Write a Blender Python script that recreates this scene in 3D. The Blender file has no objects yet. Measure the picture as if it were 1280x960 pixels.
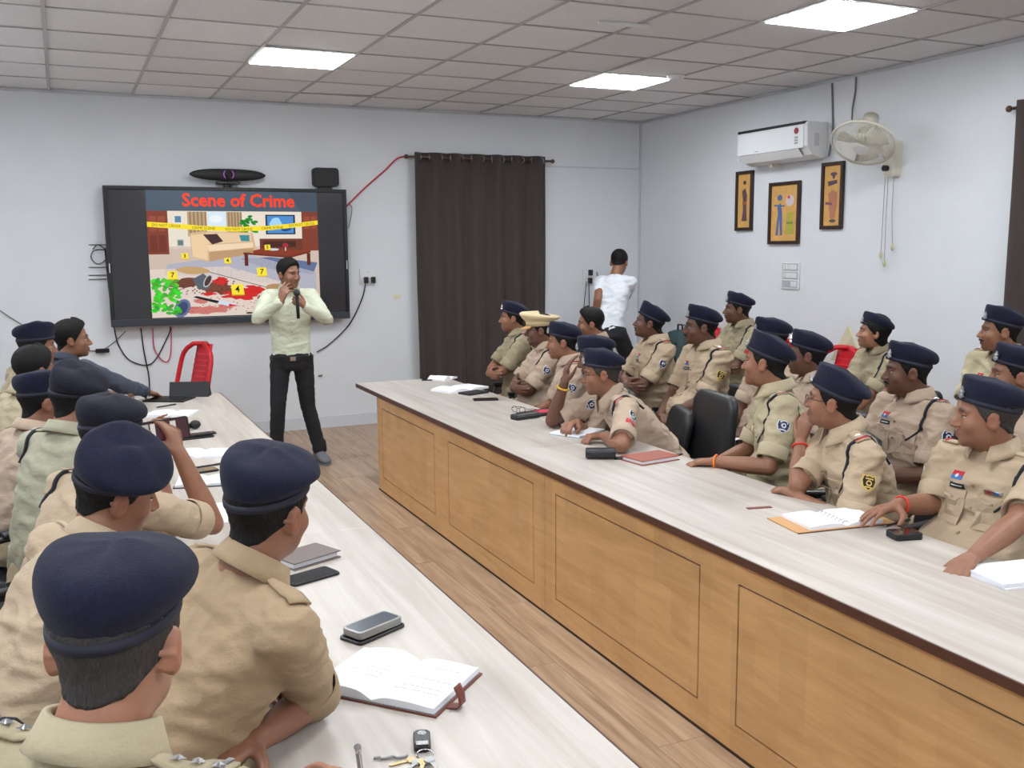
import bpy, bmesh, math, random
import numpy as np
from mathutils import Vector, Matrix, noise
from mathutils.bvhtree import BVHTree
random.seed(7); np.random.seed(7)
R = math.radians; PI = math.pi
C = bpy.context.scene.collection
SC = bpy.context.scene

# ---------------------------------------------------------------- camera
FPX, YAW, PIT, ROL, CAMH = 1221.0, .42872, .13967, -.00754, 1.7
def _basis():
    cy, sy, cp, sp, cr, sr = math.cos(YAW), math.sin(YAW), math.cos(PIT), math.sin(PIT), math.cos(ROL), math.sin(ROL)
    fwd = Vector((sy*cp, cy*cp, -sp)); right = Vector((cy, -sy, 0)); up = right.cross(fwd)
    return cr*right + sr*up, -sr*right + cr*up, fwd
CR, CU, CF = _basis()
cam = bpy.data.objects.new('camera', bpy.data.cameras.new('camera')); C.objects.link(cam)
cam.matrix_world = Matrix(((CR.x, CU.x, -CF.x, 0), (CR.y, CU.y, -CF.y, 0), (CR.z, CU.z, -CF.z, CAMH), (0, 0, 0, 1)))
cam.data.sensor_width = 36; cam.data.lens = FPX/1280*36; cam.data.clip_start = .05
SC.camera = cam
# a measured point of the photograph turned into a place in the room
def ray(x, y): return CR*((x-640)/FPX) - CU*((y-480)/FPX) + CF
def onz(x, y, z): d = ray(x, y); return Vector((0, 0, CAMH)) + d*((z-CAMH)/d.z)
def onx(x, y, X): d = ray(x, y); return Vector((0, 0, CAMH)) + d*(X/d.x)
def ony(x, y, Y): d = ray(x, y); return Vector((0, 0, CAMH)) + d*(Y/d.y)

# ---------------------------------------------------------------- world, exposure
w = bpy.data.worlds.new('world'); SC.world = w; w.use_nodes = True
w.node_tree.nodes['Background'].inputs[0].default_value = (.75, .83, .95, 1)
w.node_tree.nodes['Background'].inputs[1].default_value = .6
SC.view_settings.view_transform = 'Standard'; SC.view_settings.look = 'None'
SC.view_settings.gamma = 1; SC.view_settings.use_curve_mapping = False
SC.view_settings.exposure = 0.0
PANEL_POWER = 30.0          # brightness of the LED ceiling panels

# ---------------------------------------------------------------- materials
def srgb(r, g, b):
    f = lambda c: (c/255/12.92) if c/255 <= .04045 else ((c/255+.055)/1.055)**2.4
    return (f(r), f(g), f(b), 1)
MATS = {}
def mat(name, col, rough=.6, var=0., vscale=8, stretch=(1, 1, 1), bump=0., bscale=40, bstretch=(1, 1, 1), metal=0, spec=.5, coat=0, emit=None, estr=1, alpha=1, trans=0, sheen=0, objvar=0, attr=None, coord='Object', wave=None):
    if name in MATS: return MATS[name]
    m = bpy.data.materials.new(name); m.use_nodes = True; MATS[name] = m
    nt = m.node_tree; N = nt.nodes; L = nt.links; b = N['Principled BSDF']
    b.inputs['Base Color'].default_value = col; b.inputs['Roughness'].default_value = rough
    b.inputs['Metallic'].default_value = metal; b.inputs['Specular IOR Level'].default_value = spec
    b.inputs['Coat Weight'].default_value = coat; b.inputs['Transmission Weight'].default_value = trans
    b.inputs['Alpha'].default_value = alpha; b.inputs['Sheen Weight'].default_value = sheen
    if emit: b.inputs['Emission Color'].default_value = emit; b.inputs['Emission Strength'].default_value = estr
    tc = N.new('ShaderNodeTexCoord')
    out = None
    if var:
        mp = N.new('ShaderNodeMapping'); mp.inputs['Scale'].default_value = stretch; L.new(tc.outputs[coord], mp.inputs[0])
        nz = N.new('ShaderNodeTexNoise'); nz.inputs['Scale'].default_value = vscale; nz.inputs['Detail'].default_value = 5; nz.inputs['Roughness'].default_value = .6
        L.new(mp.outputs[0], nz.inputs['Vector'])
        rp = N.new('ShaderNodeMapRange'); rp.inputs['From Min'].default_value = .3; rp.inputs['From Max'].default_value = .7
        rp.inputs['To Min'].default_value = 1-var; rp.inputs['To Max'].default_value = 1+var; L.new(nz.outputs[0], rp.inputs[0])
        mx = N.new('ShaderNodeMix'); mx.data_type = 'RGBA'; mx.blend_type = 'MULTIPLY'; mx.inputs[0].default_value = 1
        mx.inputs[6].default_value = col; L.new(rp.outputs[0], mx.inputs[7]); out = mx.outputs[2]
    if attr:
        at = N.new('ShaderNodeAttribute'); at.attribute_name = attr
        mx = N.new('ShaderNodeMix'); mx.data_type = 'RGBA'; mx.blend_type = 'MULTIPLY'; mx.inputs[0].default_value = 1
        mx.inputs[6].default_value = col; L.new(at.outputs['Color'], mx.inputs[7])
        if out: L.new(out, mx.inputs[6])
        out = mx.outputs[2]
    if objvar:
        oi = N.new('ShaderNodeObjectInfo'); rp = N.new('ShaderNodeMapRange'); rp.inputs['To Min'].default_value = 1-objvar; rp.inputs['To Max'].default_value = 1+objvar
        L.new(oi.outputs['Random'], rp.inputs[0])
        mx = N.new('ShaderNodeMix'); mx.data_type = 'RGBA'; mx.blend_type = 'MULTIPLY'; mx.inputs[0].default_value = 1
        mx.inputs[6].default_value = col
        if out: L.new(out, mx.inputs[6])
        L.new(rp.outputs[0], mx.inputs[7]); out = mx.outputs[2]
    if out: L.new(out, b.inputs['Base Color'])
    if bump:
        mp = N.new('ShaderNodeMapping'); mp.inputs['Scale'].default_value = bstretch; L.new(tc.outputs[coord], mp.inputs[0])
        nz = N.new('ShaderNodeTexNoise'); nz.inputs['Scale'].default_value = bscale; nz.inputs['Detail'].default_value = 4
        L.new(mp.outputs[0], nz.inputs['Vector'])
        bp = N.new('ShaderNodeBump'); bp.inputs['Strength'].default_value = bump; bp.inputs['Distance'].default_value = .01
        L.new(nz.outputs[0], bp.inputs['Height']); L.new(bp.outputs[0], b.inputs['Normal'])
    return m
def wood(name, base, dark, gscale=2.2, stretch=(9, .6, 9), rough=.4, objvar=0, blocks=None, bandy=(1, 1, 1)):
    m = bpy.data.materials.new(name); m.use_nodes = True; MATS[name] = m
    nt = m.node_tree; N = nt.nodes; L = nt.links; b = N['Principled BSDF']; b.inputs['Roughness'].default_value = rough
    tc = N.new('ShaderNodeTexCoord'); mp = N.new('ShaderNodeMapping'); mp.inputs['Scale'].default_value = stretch; L.new(tc.outputs['Object'], mp.inputs[0])
    src = mp.outputs[0]
    if objvar:
        oi = N.new('ShaderNodeObjectInfo'); ad = N.new('ShaderNodeVectorMath'); ad.operation = 'ADD'
        ml = N.new('ShaderNodeMath'); ml.operation = 'MULTIPLY'; ml.inputs[1].default_value = 37; L.new(oi.outputs['Random'], ml.inputs[0])
        L.new(src, ad.inputs[0]); L.new(ml.outputs[0], ad.inputs[1]); src = ad.outputs[0]
    nz = N.new('ShaderNodeTexNoise'); nz.inputs['Scale'].default_value = gscale; nz.inputs['Detail'].default_value = 8; nz.inputs['Roughness'].default_value = .62; nz.inputs['Distortion'].default_value = .6
    L.new(src, nz.inputs['Vector'])
    cr = N.new('ShaderNodeValToRGB'); cr.color_ramp.elements[0].position = .32; cr.color_ramp.elements[0].color = dark; cr.color_ramp.elements[1].position = .68; cr.color_ramp.elements[1].color = base
    L.new(nz.outputs[0], cr.inputs[0]); col = cr.outputs[0]
    if blocks:
        bk = N.new('ShaderNodeTexBrick'); mp2 = N.new('ShaderNodeMapping'); mp2.inputs['Rotation'].default_value = blocks[2]
        L.new(tc.outputs['Object'], mp2.inputs[0]); L.new(mp2.outputs[0], bk.inputs['Vector'])
        bk.inputs['Scale'].default_value = 1; bk.inputs['Brick Width'].default_value = blocks[0]; bk.inputs['Row Height'].default_value = blocks[1]; bk.inputs['Mortar Size'].default_value = 0
        bk.inputs['Color1'].default_value = (.93, .92, .9, 1); bk.inputs['Color2'].default_value = (1.05, 1.04, 1.02, 1); bk.inputs['Mortar'].default_value = (.9, .9, .9, 1); bk.offset = .37
        mx = N.new('ShaderNodeMix'); mx.data_type = 'RGBA'; mx.blend_type = 'MULTIPLY'; mx.inputs[0].default_value = 1
        L.new(col, mx.inputs[6]); L.new(bk.outputs['Color'], mx.inputs[7]); col = mx.outputs[2]
    if objvar:
        rp = N.new('ShaderNodeMapRange'); rp.inputs['To Min'].default_value = 1-objvar; rp.inputs['To Max'].default_value = 1+objvar; L.new(oi.outputs['Random'], rp.inputs[0])
        mx = N.new('ShaderNodeMix'); mx.data_type = 'RGBA'; mx.blend_type = 'MULTIPLY'; mx.inputs[0].default_value = 1
        L.new(col, mx.inputs[6]); L.new(rp.outputs[0], mx.inputs[7]); col = mx.outputs[2]
    L.new(col, b.inputs['Base Color'])
    bp = N.new('ShaderNodeBump'); bp.inputs['Strength'].default_value = .08; bp.inputs['Distance'].default_value = .004
    L.new(nz.outputs[0], bp.inputs['Height']); L.new(bp.outputs[0], b.inputs['Normal'])
    return m
WALL = mat('wall_paint', srgb(217, 221, 226), .75, var=.025, vscale=1.6, bump=.12, bscale=60)
CEIL = mat('ceiling_tile_board', srgb(228, 229, 232), .85, var=.05, vscale=60, bump=.15, bscale=150, objvar=.05)
TBAR = mat('ceiling_grid_metal', srgb(176, 177, 178), .5)
SHADOWGAP = mat('ceiling_void', srgb(50, 50, 50), .9)
FLOORW = wood('floor_wood', srgb(186, 160, 134), srgb(140, 112, 86), 2.0, (14, .9, 14), .38, objvar=.06)
GAPM = mat('floor_gap', srgb(80, 62, 48), .8)
TOPW = wood('pale_laminate', srgb(200, 194, 187), srgb(170, 160, 150), 1.8, (8, .5, 8), .36)
BASEW = wood('golden_wood', srgb(210, 172, 124), srgb(190, 150, 102), 2.6, (6, 1.1, 9), .45, blocks=(.28, .12, (0, PI/2, 0)))
EDGE = mat('brown_edge', srgb(80, 50, 42), .4, var=.12, vscale=20)
GROOVE = mat('groove', srgb(52, 34, 20), .8)
CURT = mat('dark_curtain', srgb(66, 56, 54), .85, var=.1, vscale=30, stretch=(1, 1, .1), bump=.1, bscale=300, sheen=.1)
BLACK = mat('black_plastic', srgb(22, 22, 25), .35)
BLACKM = mat('black_matte', srgb(26, 26, 29), .6)
WHITEP = mat('white_plastic', srgb(222, 224, 226), .35)
CREAMP = mat('cream_plastic', srgb(214, 210, 196), .45)
CHROME = mat('chrome', srgb(200, 200, 205), .18, metal=1)
STEEL = mat('dull_steel', srgb(150, 150, 150), .4, metal=1)
GOLD = mat('gold_metal', srgb(205, 160, 70), .3, metal=1)
REDP = mat('red_plastic', srgb(196, 22, 38), .35)
PAPER = mat('paper', srgb(236, 238, 245), .7, var=.02, vscale=20)
INK = mat('ink', srgb(120, 125, 170), .8)
BROWNL = mat('brown_leather', srgb(112, 52, 40), .45, bump=.15, bscale=300)
TANL = mat('tan_leather', srgb(196, 148, 96), .5, bump=.1, bscale=200)
GLASSY = mat('phone_glass', srgb(14, 15, 18), .08, coat=.5)
LEATHER = mat('black_leatherette', srgb(34, 36, 40), .38, bump=.12, bscale=250)
REDC = mat('red_cable', srgb(190, 60, 75), .5)
GREYC = mat('grey_cable', srgb(110, 112, 116), .5)
CLEAR = mat('clear_plastic', (1, 1, 1, 1), .06, trans=1, spec=.5)

# ---------------------------------------------------------------- mesh helpers
class MB:
    """collects vertices and faces with a material index; build() links ONE mesh object"""
    def __init__(s): s.v = []; s.f = []; s.m = []; s.n = 0; s.mi = 0
    def add(s, vs, fs, mi=None):
        mi = s.mi if mi is None else mi
        s.v += [tuple(map(float, p)) for p in vs]; s.f += [tuple(i+s.n for i in q) for q in fs]; s.m += [mi]*len(fs); s.n = len(s.v); return s
    def box(s, a, b, mi=None):
        x0, y0, z0 = a; x1, y1, z1 = b
        return s.add([(x0, y0, z0), (x1, y0, z0), (x1, y1, z0), (x0, y1, z0), (x0, y0, z1), (x1, y0, z1), (x1, y1, z1), (x0, y1, z1)],
                     [(0, 3, 2, 1), (4, 5, 6, 7), (0, 1, 5, 4), (1, 2, 6, 5), (2, 3, 7, 6), (3, 0, 4, 7)], mi)
    def cbox(s, c, d, mi=None): return s.box([c[i]-d[i]/2 for i in range(3)], [c[i]+d[i]/2 for i in range(3)], mi)
    def rings(s, rs, cap=True, closed=False, mi=None):
        """loft over rings (each the same number of points)"""
        n = len(rs[0]); k = len(rs); vs = [p for r_ in rs for p in r_]; fs = []
        for i in range(k-1 if not closed else k):
            a = i*n; b = ((i+1) % k)*n
            for j in range(n): fs.append((a+j, a+(j+1) % n, b+(j+1) % n, b+j))
        if cap and not closed:
            fs.append(tuple(range(n-1, -1, -1))); fs.append(tuple(range((k-1)*n, k*n)))
        return s.add(vs, fs, mi)
    def tube(s, pts, r, n=8, mi=None, closed=False, taper=None):
        pts = [Vector(p) for p in pts]; rs = []; k = len(pts); prev = None
        for i, p in enumerate(pts):
            if closed: t = pts[(i+1) % k]-pts[i-1]
            else: t = pts[min(i+1, k-1)]-pts[max(i-1, 0)]
            t = t.normalized() if t.length > 1e-9 else Vector((0, 0, 1))
            if prev is None:
                u = t.cross(Vector((0, 0, 1)) if abs(t.z) < .9 else Vector((1, 0, 0))).normalized()
            else: u = (prev - t*prev.dot(t)).normalized()
            prev = u; v = t.cross(u); rr = r if taper is None else taper[i]
            rs.append([p + rr*(math.cos(a)*u + math.sin(a)*v) for a in [2*PI*j/n for j in range(n)]])
        return s.rings(rs, cap=not closed, closed=closed, mi=mi)
    def cyl(s, p, q, r, n=16, r2=None, mi=None): return s.tube([p, q], r, n, mi, taper=[r, r if r2 is None else r2])
    def ell(s, c, rad, n=14, k=9, mi=None, M3=None):
        rs = []
        for i in range(k):
            th = PI*(i+.02)/(k-1+.04); ring = []
            for j in range(n):
                a = -2*PI*j/n; p = Vector((math.sin(th)*math.cos(a)*rad[0], math.sin(th)*math.sin(a)*rad[1], math.cos(th)*rad[2]))
                if M3: p = M3 @ p
                ring.append(Vector(c)+p)
            rs.append(ring)
        return s.rings(rs, mi=mi)
    def cap(s, a, b, ra, rb, n=12, mi=None):
        """tapered capsule"""
        a = Vector(a); b = Vector(b); t = (b-a); L = t.length; t = t.normalized() if L > 1e-7 else Vector((0, 0, 1))
        P = []; T = []
        for q in (80, 50, 20): P.append(a - t*ra*math.sin(R(q))); T.append(ra*math.cos(R(q)))
        P.append(a); T.append(ra); P.append(b); T.append(rb)
        for q in (20, 50, 80): P.append(b + t*rb*math.sin(R(q))); T.append(rb*math.cos(R(q)))
        u = t.cross(Vector((0, 0, 1)) if abs(t.z) < .9 else Vector((1, 0, 0))).normalized(); v = t.cross(u)
        return s.rings([[p + rr*(math.cos(x)*u+math.sin(x)*v) for x in [2*PI*j/n for j in range(n)]] for p, rr in zip(P, T)], mi=mi)
    def prism(s, pts, d, mi=None):
        """polygon pts (list of 3-vectors) extruded by vector d"""
        n = len(pts); d = Vector(d); pts = [Vector(p) for p in pts]
        return s.add(pts+[p+d for p in pts], [tuple(range(n-1, -1, -1)), tuple(range(n, 2*n))]+[(i, (i+1) % n, n+(i+1) % n, n+i) for i in range(n)], mi)
    def grid(s, G, mi=None, closeu=False):
        k = len(G); n = len(G[0]); fs = []
        for i in range(k-1):
            for j in range(n if closeu else n-1): fs.append((i*n+j, i*n+(j+1) % n, (i+1)*n+(j+1) % n, (i+1)*n+j))
        return s.add([p for r_ in G for p in r_], fs, mi)
    def build(s, name, mats, parent=None, loc=(0, 0, 0), rz=0, smooth=False, bevel=0, rot=None, solid=0, fix=True):
        me = bpy.data.meshes.new(name); me.from_pydata(s.v, [], s.f)
        for m_ in (mats if isinstance(mats, (list, tuple)) else [mats]): me.materials.append(m_)
        if any(s.m): me.polygons.foreach_set('material_index', s.m)
        if fix:
            bm = bmesh.new(); bm.from_mesh(me); bmesh.ops.recalc_face_normals(bm, faces=bm.faces); bm.to_mesh(me); bm.free()
        if smooth: me.polygons.foreach_set('use_smooth', [True]*len(me.polygons))
        o = bpy.data.objects.new(name, me); C.objects.link(o); o.location = loc; o.rotation_euler = rot if rot else (0, 0, rz)
        if solid:
            md = o.modifiers.new('solid', 'SOLIDIFY'); md.thickness = solid; md.offset = 0
        if bevel:
            md = o.modifiers.new('bevel', 'BEVEL'); md.width = bevel; md.segments = 2; md.limit_method = 'ANGLE'; md.angle_limit = R(40)
        if parent: o.parent = parent
        return o
def tag(o, label=None, cat=None, group=None, kind=None):
    if label: o['label'] = label
    if cat: o['category'] = cat
    if group: o['group'] = group
    if kind: o['kind'] = kind
    return o
def empty(name, loc=(0, 0, 0), rz=0, label=None, cat=None, group=None, rot=None):
    o = bpy.data.objects.new(name, None); o.empty_display_size = .1; C.objects.link(o); o.location = loc
    o.rotation_euler = rot if rot else (0, 0, rz); return tag(o, label, cat, group)
def copytree(o, parent=None):
    c = o.copy(); C.objects.link(c)
    if parent: c.parent = parent
    for ch in list(o.children): copytree(ch, c)
    return c
def share(o, name, loc, parent=None, rz=None):
    c = bpy.data.objects.new(name, o.data); C.objects.link(c); c.location = loc
    for md in o.modifiers:
        n = c.modifiers.new(md.name, md.type)
        for p in ('width', 'segments', 'limit_method', 'angle_limit', 'thickness', 'offset'):
            if hasattr(md, p): setattr(n, p, getattr(md, p))
    if rz is not None: c.rotation_euler = (0, 0, rz)
    if parent: c.parent = parent
    return c
def frect(x0, y0, x1, y1, r, n=4):
    out = []
    for cx, cy, a in ((x1-r, y1-r, 0), (x0+r, y1-r, 90), (x0+r, y0+r, 180), (x1-r, y0+r, 270)):
        for i in range(n+1): t = R(a+90*i/n); out.append((cx+r*math.cos(t), cy+r*math.sin(t)))
    return out
def text_mesh(txt, size, bold=0.):
    cu = bpy.data.curves.new('t', 'FONT'); cu.body = txt; cu.size = size; cu.align_x = 'CENTER'; cu.align_y = 'CENTER'; cu.offset = bold; cu.resolution_u = 2
    o = bpy.data.objects.new('t', cu); C.objects.link(o); bpy.context.view_layer.update()
    me = o.to_mesh(); vs = [tuple(v.co) for v in me.vertices]; fs = [tuple(p.vertices) for p in me.polygons]
    o.to_mesh_clear(); bpy.data.objects.remove(o); return vs, fs
# ================================================================ ROOM
XL, XR, YB, YF, ZC = -1.28, 5.69, 9.11, -1.86, 3.0
TX, TY = .64, .61
def struct(name, mb, m, **k): return tag(mb.build(name, m, **k), kind='structure')
floor = struct('floor', MB().box((XL-.1, YF-.1, -.06), (XR+.1, YB+.1, -.004)), GAPM)
struct('wall_back', MB().box((XL-.1, YB, 0), (XR+.1, YB+.1, 3.3)), WALL)
struct('wall_right', MB().box((XR, YF-.1, 0), (XR+.1, YB, 3.3)), WALL)
struct('wall_left', MB().box((XL-.1, YF-.1, 0), (XL, YB, 3.3)), WALL)
struct('wall_front', MB().box((XL, YF-.1, 0), (XR, YF, 3.3)), WALL)
ceiling = struct('ceiling', MB().box((XL-.1, YF-.1, ZC+.06), (XR+.1, YB+.1, ZC+.16)), SHADOWGAP)
# planks
PWD, PLN = .233, 1.45
proto = None
nx = int((XR-XL)/PWD)+1
for i in range(nx):
    x = XL+i*PWD; wdt = min(PWD, XR-x)-.0015
    if wdt < .03: continue
    y = YF - (i*0.53 % 1)*PLN
    while y < YB:
        a, b = max(y, YF), min(y+PLN, YB)
        if b-a > .05:
            MB().box((0, 0, -.008), (wdt, b-a-.002, random.uniform(-.0006, .0002))).build('plank', FLOORW, floor, (x, a, 0))
        y += PLN
# ceiling grid and tiles, lights on a regular raster
gb = MB()
xs = [TX*i for i in range(-2, 9)]; ys = [YB-TY*j for j in range(0, 19)]
for x in xs[1:]: gb.box((x-.011, YF, ZC-.002), (x+.011, YB, ZC+.004)).box((x-.002, YF, ZC), (x+.002, YB, ZC+.05))
for y in ys[1:]: gb.box((XL, y-.006, ZC-.001), (XR, y+.006, ZC+.0035)).box((XL, y-.002, ZC), (XR, y+.002, ZC+.05))
gb.build('ceiling_grid', TBAR, ceiling)
LITE = mat('led_panel', (1, 1, 1, 1), .5, emit=(.93, .97, 1, 1), estr=PANEL_POWER)
WHITEF = mat('white_frame', srgb(235, 235, 235), .5)
tile0 = None
lights = {}
LNAMES = {}
for ci, x in enumerate(xs):
    for j in range(18):
        y1 = YB-TY*j; y0 = max(y1-TY, YF)
        x1 = min(x+TX, XR)
        c = round(x/TX)
        if c % 4 == 2 and (j % 4) == 3:
            t = empty('ceiling_light', (x+TX/2, (y0+y1)/2, ZC)); lights[(c, j)] = t
            MB().box((-TX/2+.006, -TY/2+.006, .001), (TX/2-.006, TY/2-.006, .02)).box((-TX/2+.02, -TY/2+.02, -.004), (TX/2-.02, TY/2-.02, .004)).build('light_frame', WHITEF, t)
            MB().box((-TX/2+.022, -TY/2+.022, -.008), (TX/2-.022, TY/2-.022, -.0042)).build('diffuser', LITE, t)
            continue
        if x1-x < .05 or y1-y0 < .05: continue
        tm = MB()
        wd, hd = (x1-x)/2-.004, (y1-y0)/2-.004
        z = [random.uniform(.004, .007) for _ in range(4)]
        if random.random() < .06: z[random.randrange(4)] += .012
        tm.add([(-wd, -hd, z[0]), (wd, -hd, z[1]), (wd, hd, z[2]), (-wd, hd, z[3]), (-wd, -hd, .03), (wd, -hd, .03), (wd, hd, .03), (-wd, hd, .03)],
               [(0, 3, 2, 1), (4, 5, 6, 7), (0, 1, 5, 4), (1, 2, 6, 5), (2, 3, 7, 6), (3, 0, 4, 7)])
        tm.build('ceiling_tile', CEIL, ceiling, ((x+x1)/2, (y0+y1)/2, ZC))
for (c, j), t in lights.items():
    lab = {(2, 3): 'square white ceiling light panel above the wide wall display', (6, 3): 'square white ceiling light panel near the corner beyond the air conditioner', (6, 7): 'bright square ceiling light panel nearest the camera at the upper right'}.get((c, j))
    tag(t, lab or 'square white ceiling light panel behind or above the viewer, out of the picture', 'ceiling light', None if lab else 'ceiling lights outside the picture')
# skirting, trunking, corner
struct('baseboard_back', MB().box((XL, YB-.012, 0), (XR, YB, .11)), mat('skirting', srgb(205, 210, 216), .5))
struct('baseboard_right', MB().box((XR-.012, YF, 0), (XR, YB-.012, .11)), MATS['skirting'])
struct('trim_1', MB().box((XR-.02, YB-.02, .11), (XR, YB, ZC)), mat('conduit_white', srgb(196, 200, 206), .5), bevel=.004)
struct('trim_2', MB().box((4.5, YB-.012, 2.502), (XR-.02, YB, 2.516)), MATS['conduit_white'])
struct('trim_3', MB().box((XL, YB-.014, ZC-.02), (XR, YB, ZC-.002)).box((XR-.014, YF, ZC-.02), (XR, YB-.014, ZC-.002)), MATS['conduit_white'])

# ================================================================ TABLES
ZT = .71
def table(name, x0, x1, y0, y1, fx, side, label, seams, panels):
    """side=-1: front panels face -x ; the base front plane is at x=fx"""
    t = empty(name, ((x0+x1)/2, (y0+y1)/2, 0), label=label, cat='table'); o = Vector(t.location)
    ss = [y1]+seams+[y0]
    for a, b in zip(ss[:-1], ss[1:]):
        MB().box((x0, b+.0012, ZT-.028), (x1, a-.0012, ZT)).build('tabletop', TOPW, t, -o, bevel=.003)
        ex = x0 if side < 0 else x1
        MB().box((min(ex, ex+side*.006), b+.001, ZT-.03), (max(ex, ex+side*.006), a-.001, ZT-.001)).build('edge_strip', EDGE, t, -o, bevel=.002)
    MB().box((x0, y1, ZT-.03), (x1, y1+.005, ZT-.001)).build('edge_strip', EDGE, t, -o)
    th = .03
    bx0, bx1 = (fx, fx+.03) if side < 0 else (fx-.03, fx)
    ye = y1-.43 if side < 0 else y1-.25
    # front board in sections with framed panels, joints recessed
    MB().box((bx0+.006, y0+.05, .0), (bx1-.004, ye-.004, ZT-.028)).build('carcass', GROOVE, t, -o)
    fxo = fx; s_ = 1 if side < 0 else -1
    secs = [ye]+[p for p in panels['sec']]+[y0+.05]
    g = .0065
    for a, b in zip(secs[:-1], secs[1:]):
        a2, b2 = a-.0015, b+.0015
        pans = [p for p in panels['pan'] if p[0] <= a and p[1] >= b]
        fr = MB(); zt, zb = panels['z']; d0, d1 = min(fxo, fxo+s_*.02), max(fxo, fxo+s_*.02)
        fr.box((d0, b2, zt+g/2), (d1, a2, ZT-.029)).box((d0, b2, .0), (d1, a2, zb-g/2))
        cur = a2
        for p in sorted(pans, reverse=True):
            fr.box((d0, p[0]+g/2, zb-g/2), (d1, cur, zt+g/2)); cur = p[1]-g/2
        fr.box((d0, b2, zb-g/2), (d1, cur, zt+g/2))
        fr.build('front_board', BASEW, t, -o)
        for p in pans: MB().box((d0, p[1]+g/2, zb+g/2), (d1, p[0]-g/2, zt-g/2)).build('front_panel', BASEW, t, -o, bevel=.001)
    MB().box((bx0+.0301 if side < 0 else x0+.05, ye-.03, 0), (x1-.08 if side < 0 else bx1-.0301, ye, ZT-.028)).build('end_board', BASEW, t, -o)
    MB().box((bx0+.0301 if side < 0 else x0+.05, y0+.05, 0), (x1-.08 if side < 0 else bx1-.0301, y0+.08, ZT-.028)).build('end_board', BASEW, t, -o)
    MB().box((fx-.001 if side < 0 else fx-.02, y0+.05, 0), (fx+.02 if side < 0 else fx+.001, ye, .012)).build('plinth_strip', GROOVE, t, -o)
    return t
FX = 1.95
py = lambda x, y: onx(x, y, FX).y
pans = [(py(478.3, 560), py(543.5, 600)), (py(561, 620), py(667, 690)), (py(694.7, 680), py(873, 800)), (py(922, 800), py(922, 800)-1.25), (py(922, 800)-1.45, -.5)]
seamy = py(681, 650)
sec2 = (pans[3][0]+pans[2][1])/2
zt = onx(695, 618.5, FX).z; zb = onx(696, 749.5, FX).z
table('meeting_table', 1.925, 2.63, -.9, 6.98, FX, -1, 'long pale-topped table with dark edge and golden wooden panelled front, on the right', [onz(715, 556, ZT).y, 1.2],
      dict(sec=[seamy, 1.2], pan=pans, z=(zt, zb)))
table('meeting_table', .30, .945, -.3, 6.97, .91, 1, 'long pale-topped table at the left where the left row of officers leans', [3.3, 1.0],
      dict(sec=[4.4, 2.2], pan=[(6.5, 5.6), (5.4, 4.6), (4.2, 3.4), (3.2, 2.4), (2.0, 1.2), (1.0, .2)], z=(zt, zb)))
# ================================================================ PEOPLE
ARM = []
def skin(tone): return mat('skin_%s' % tone, {'mid': srgb(140, 96, 74), 'dark': srgb(104, 70, 55), 'light': srgb(164, 116, 92)}[tone], .5, var=.06, vscale=30, bump=.05, bscale=260, attr='tone')
def cloth(name, rgb, wr=.25): return mat(name, srgb(*rgb), .85, var=.05, vscale=7, bump=.55, bscale=22, bstretch=(1, 1, 1.6), sheen=.05)
HAIRM = mat('black_hair', srgb(17, 15, 15), .65, spec=.25, bump=.5, bscale=260, bstretch=(1, 1, .15))
HAIRG = mat('greying_hair', srgb(48, 44, 43), .55, var=.5, vscale=220, bump=.5, bscale=300, bstretch=(1, 1, .2))
NAVY = mat('navy_wool', srgb(29, 31, 50), .95, var=.22, vscale=140, bump=.3, bscale=420, sheen=.06, spec=.2)
NAVYD = mat('dark_navy_wool', srgb(28, 29, 42), .95, var=.22, vscale=140, bump=.3, bscale=420, sheen=.05, spec=.2)
NAVYB = mat('beret_band', srgb(24, 26, 44), .7)
EYEW = mat('eye_white', srgb(196, 186, 178), .35); IRIS = mat('iris', srgb(25, 16, 12), .2)
TROUK = mat('khaki_trouser', srgb(178, 160, 132), .85, var=.06, vscale=9, bump=.25, bscale=16)
TROUB = mat('black_trouser', srgb(24, 25, 30), .8, var=.08, vscale=9, bump=.25, bscale=16)
SHOEB = mat('shoe_black', srgb(24, 22, 22), .4); SHOEG = mat('shoe_grey', srgb(110, 112, 118), .7)
CORD = mat('dark_cord', srgb(26, 28, 40), .7, bump=.6, bscale=500)
BUTTON = mat('shirt_button', srgb(150, 130, 105), .4)
SILVER = mat('silver_badge', srgb(205, 208, 212), .3, metal=.9)
PATCHB = mat('patch_navy', srgb(34, 42, 78), .8); PATCHK = mat('patch_black', srgb(30, 30, 32), .8); PATCHW = mat('patch_white', srgb(205, 208, 212), .8)
PATCHY = mat('patch_gold', srgb(205, 178, 96), .8); PATCHR = mat('patch_red', srgb(186, 40, 52), .8); PATCHL = mat('patch_blue', srgb(58, 110, 176), .7)

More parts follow.
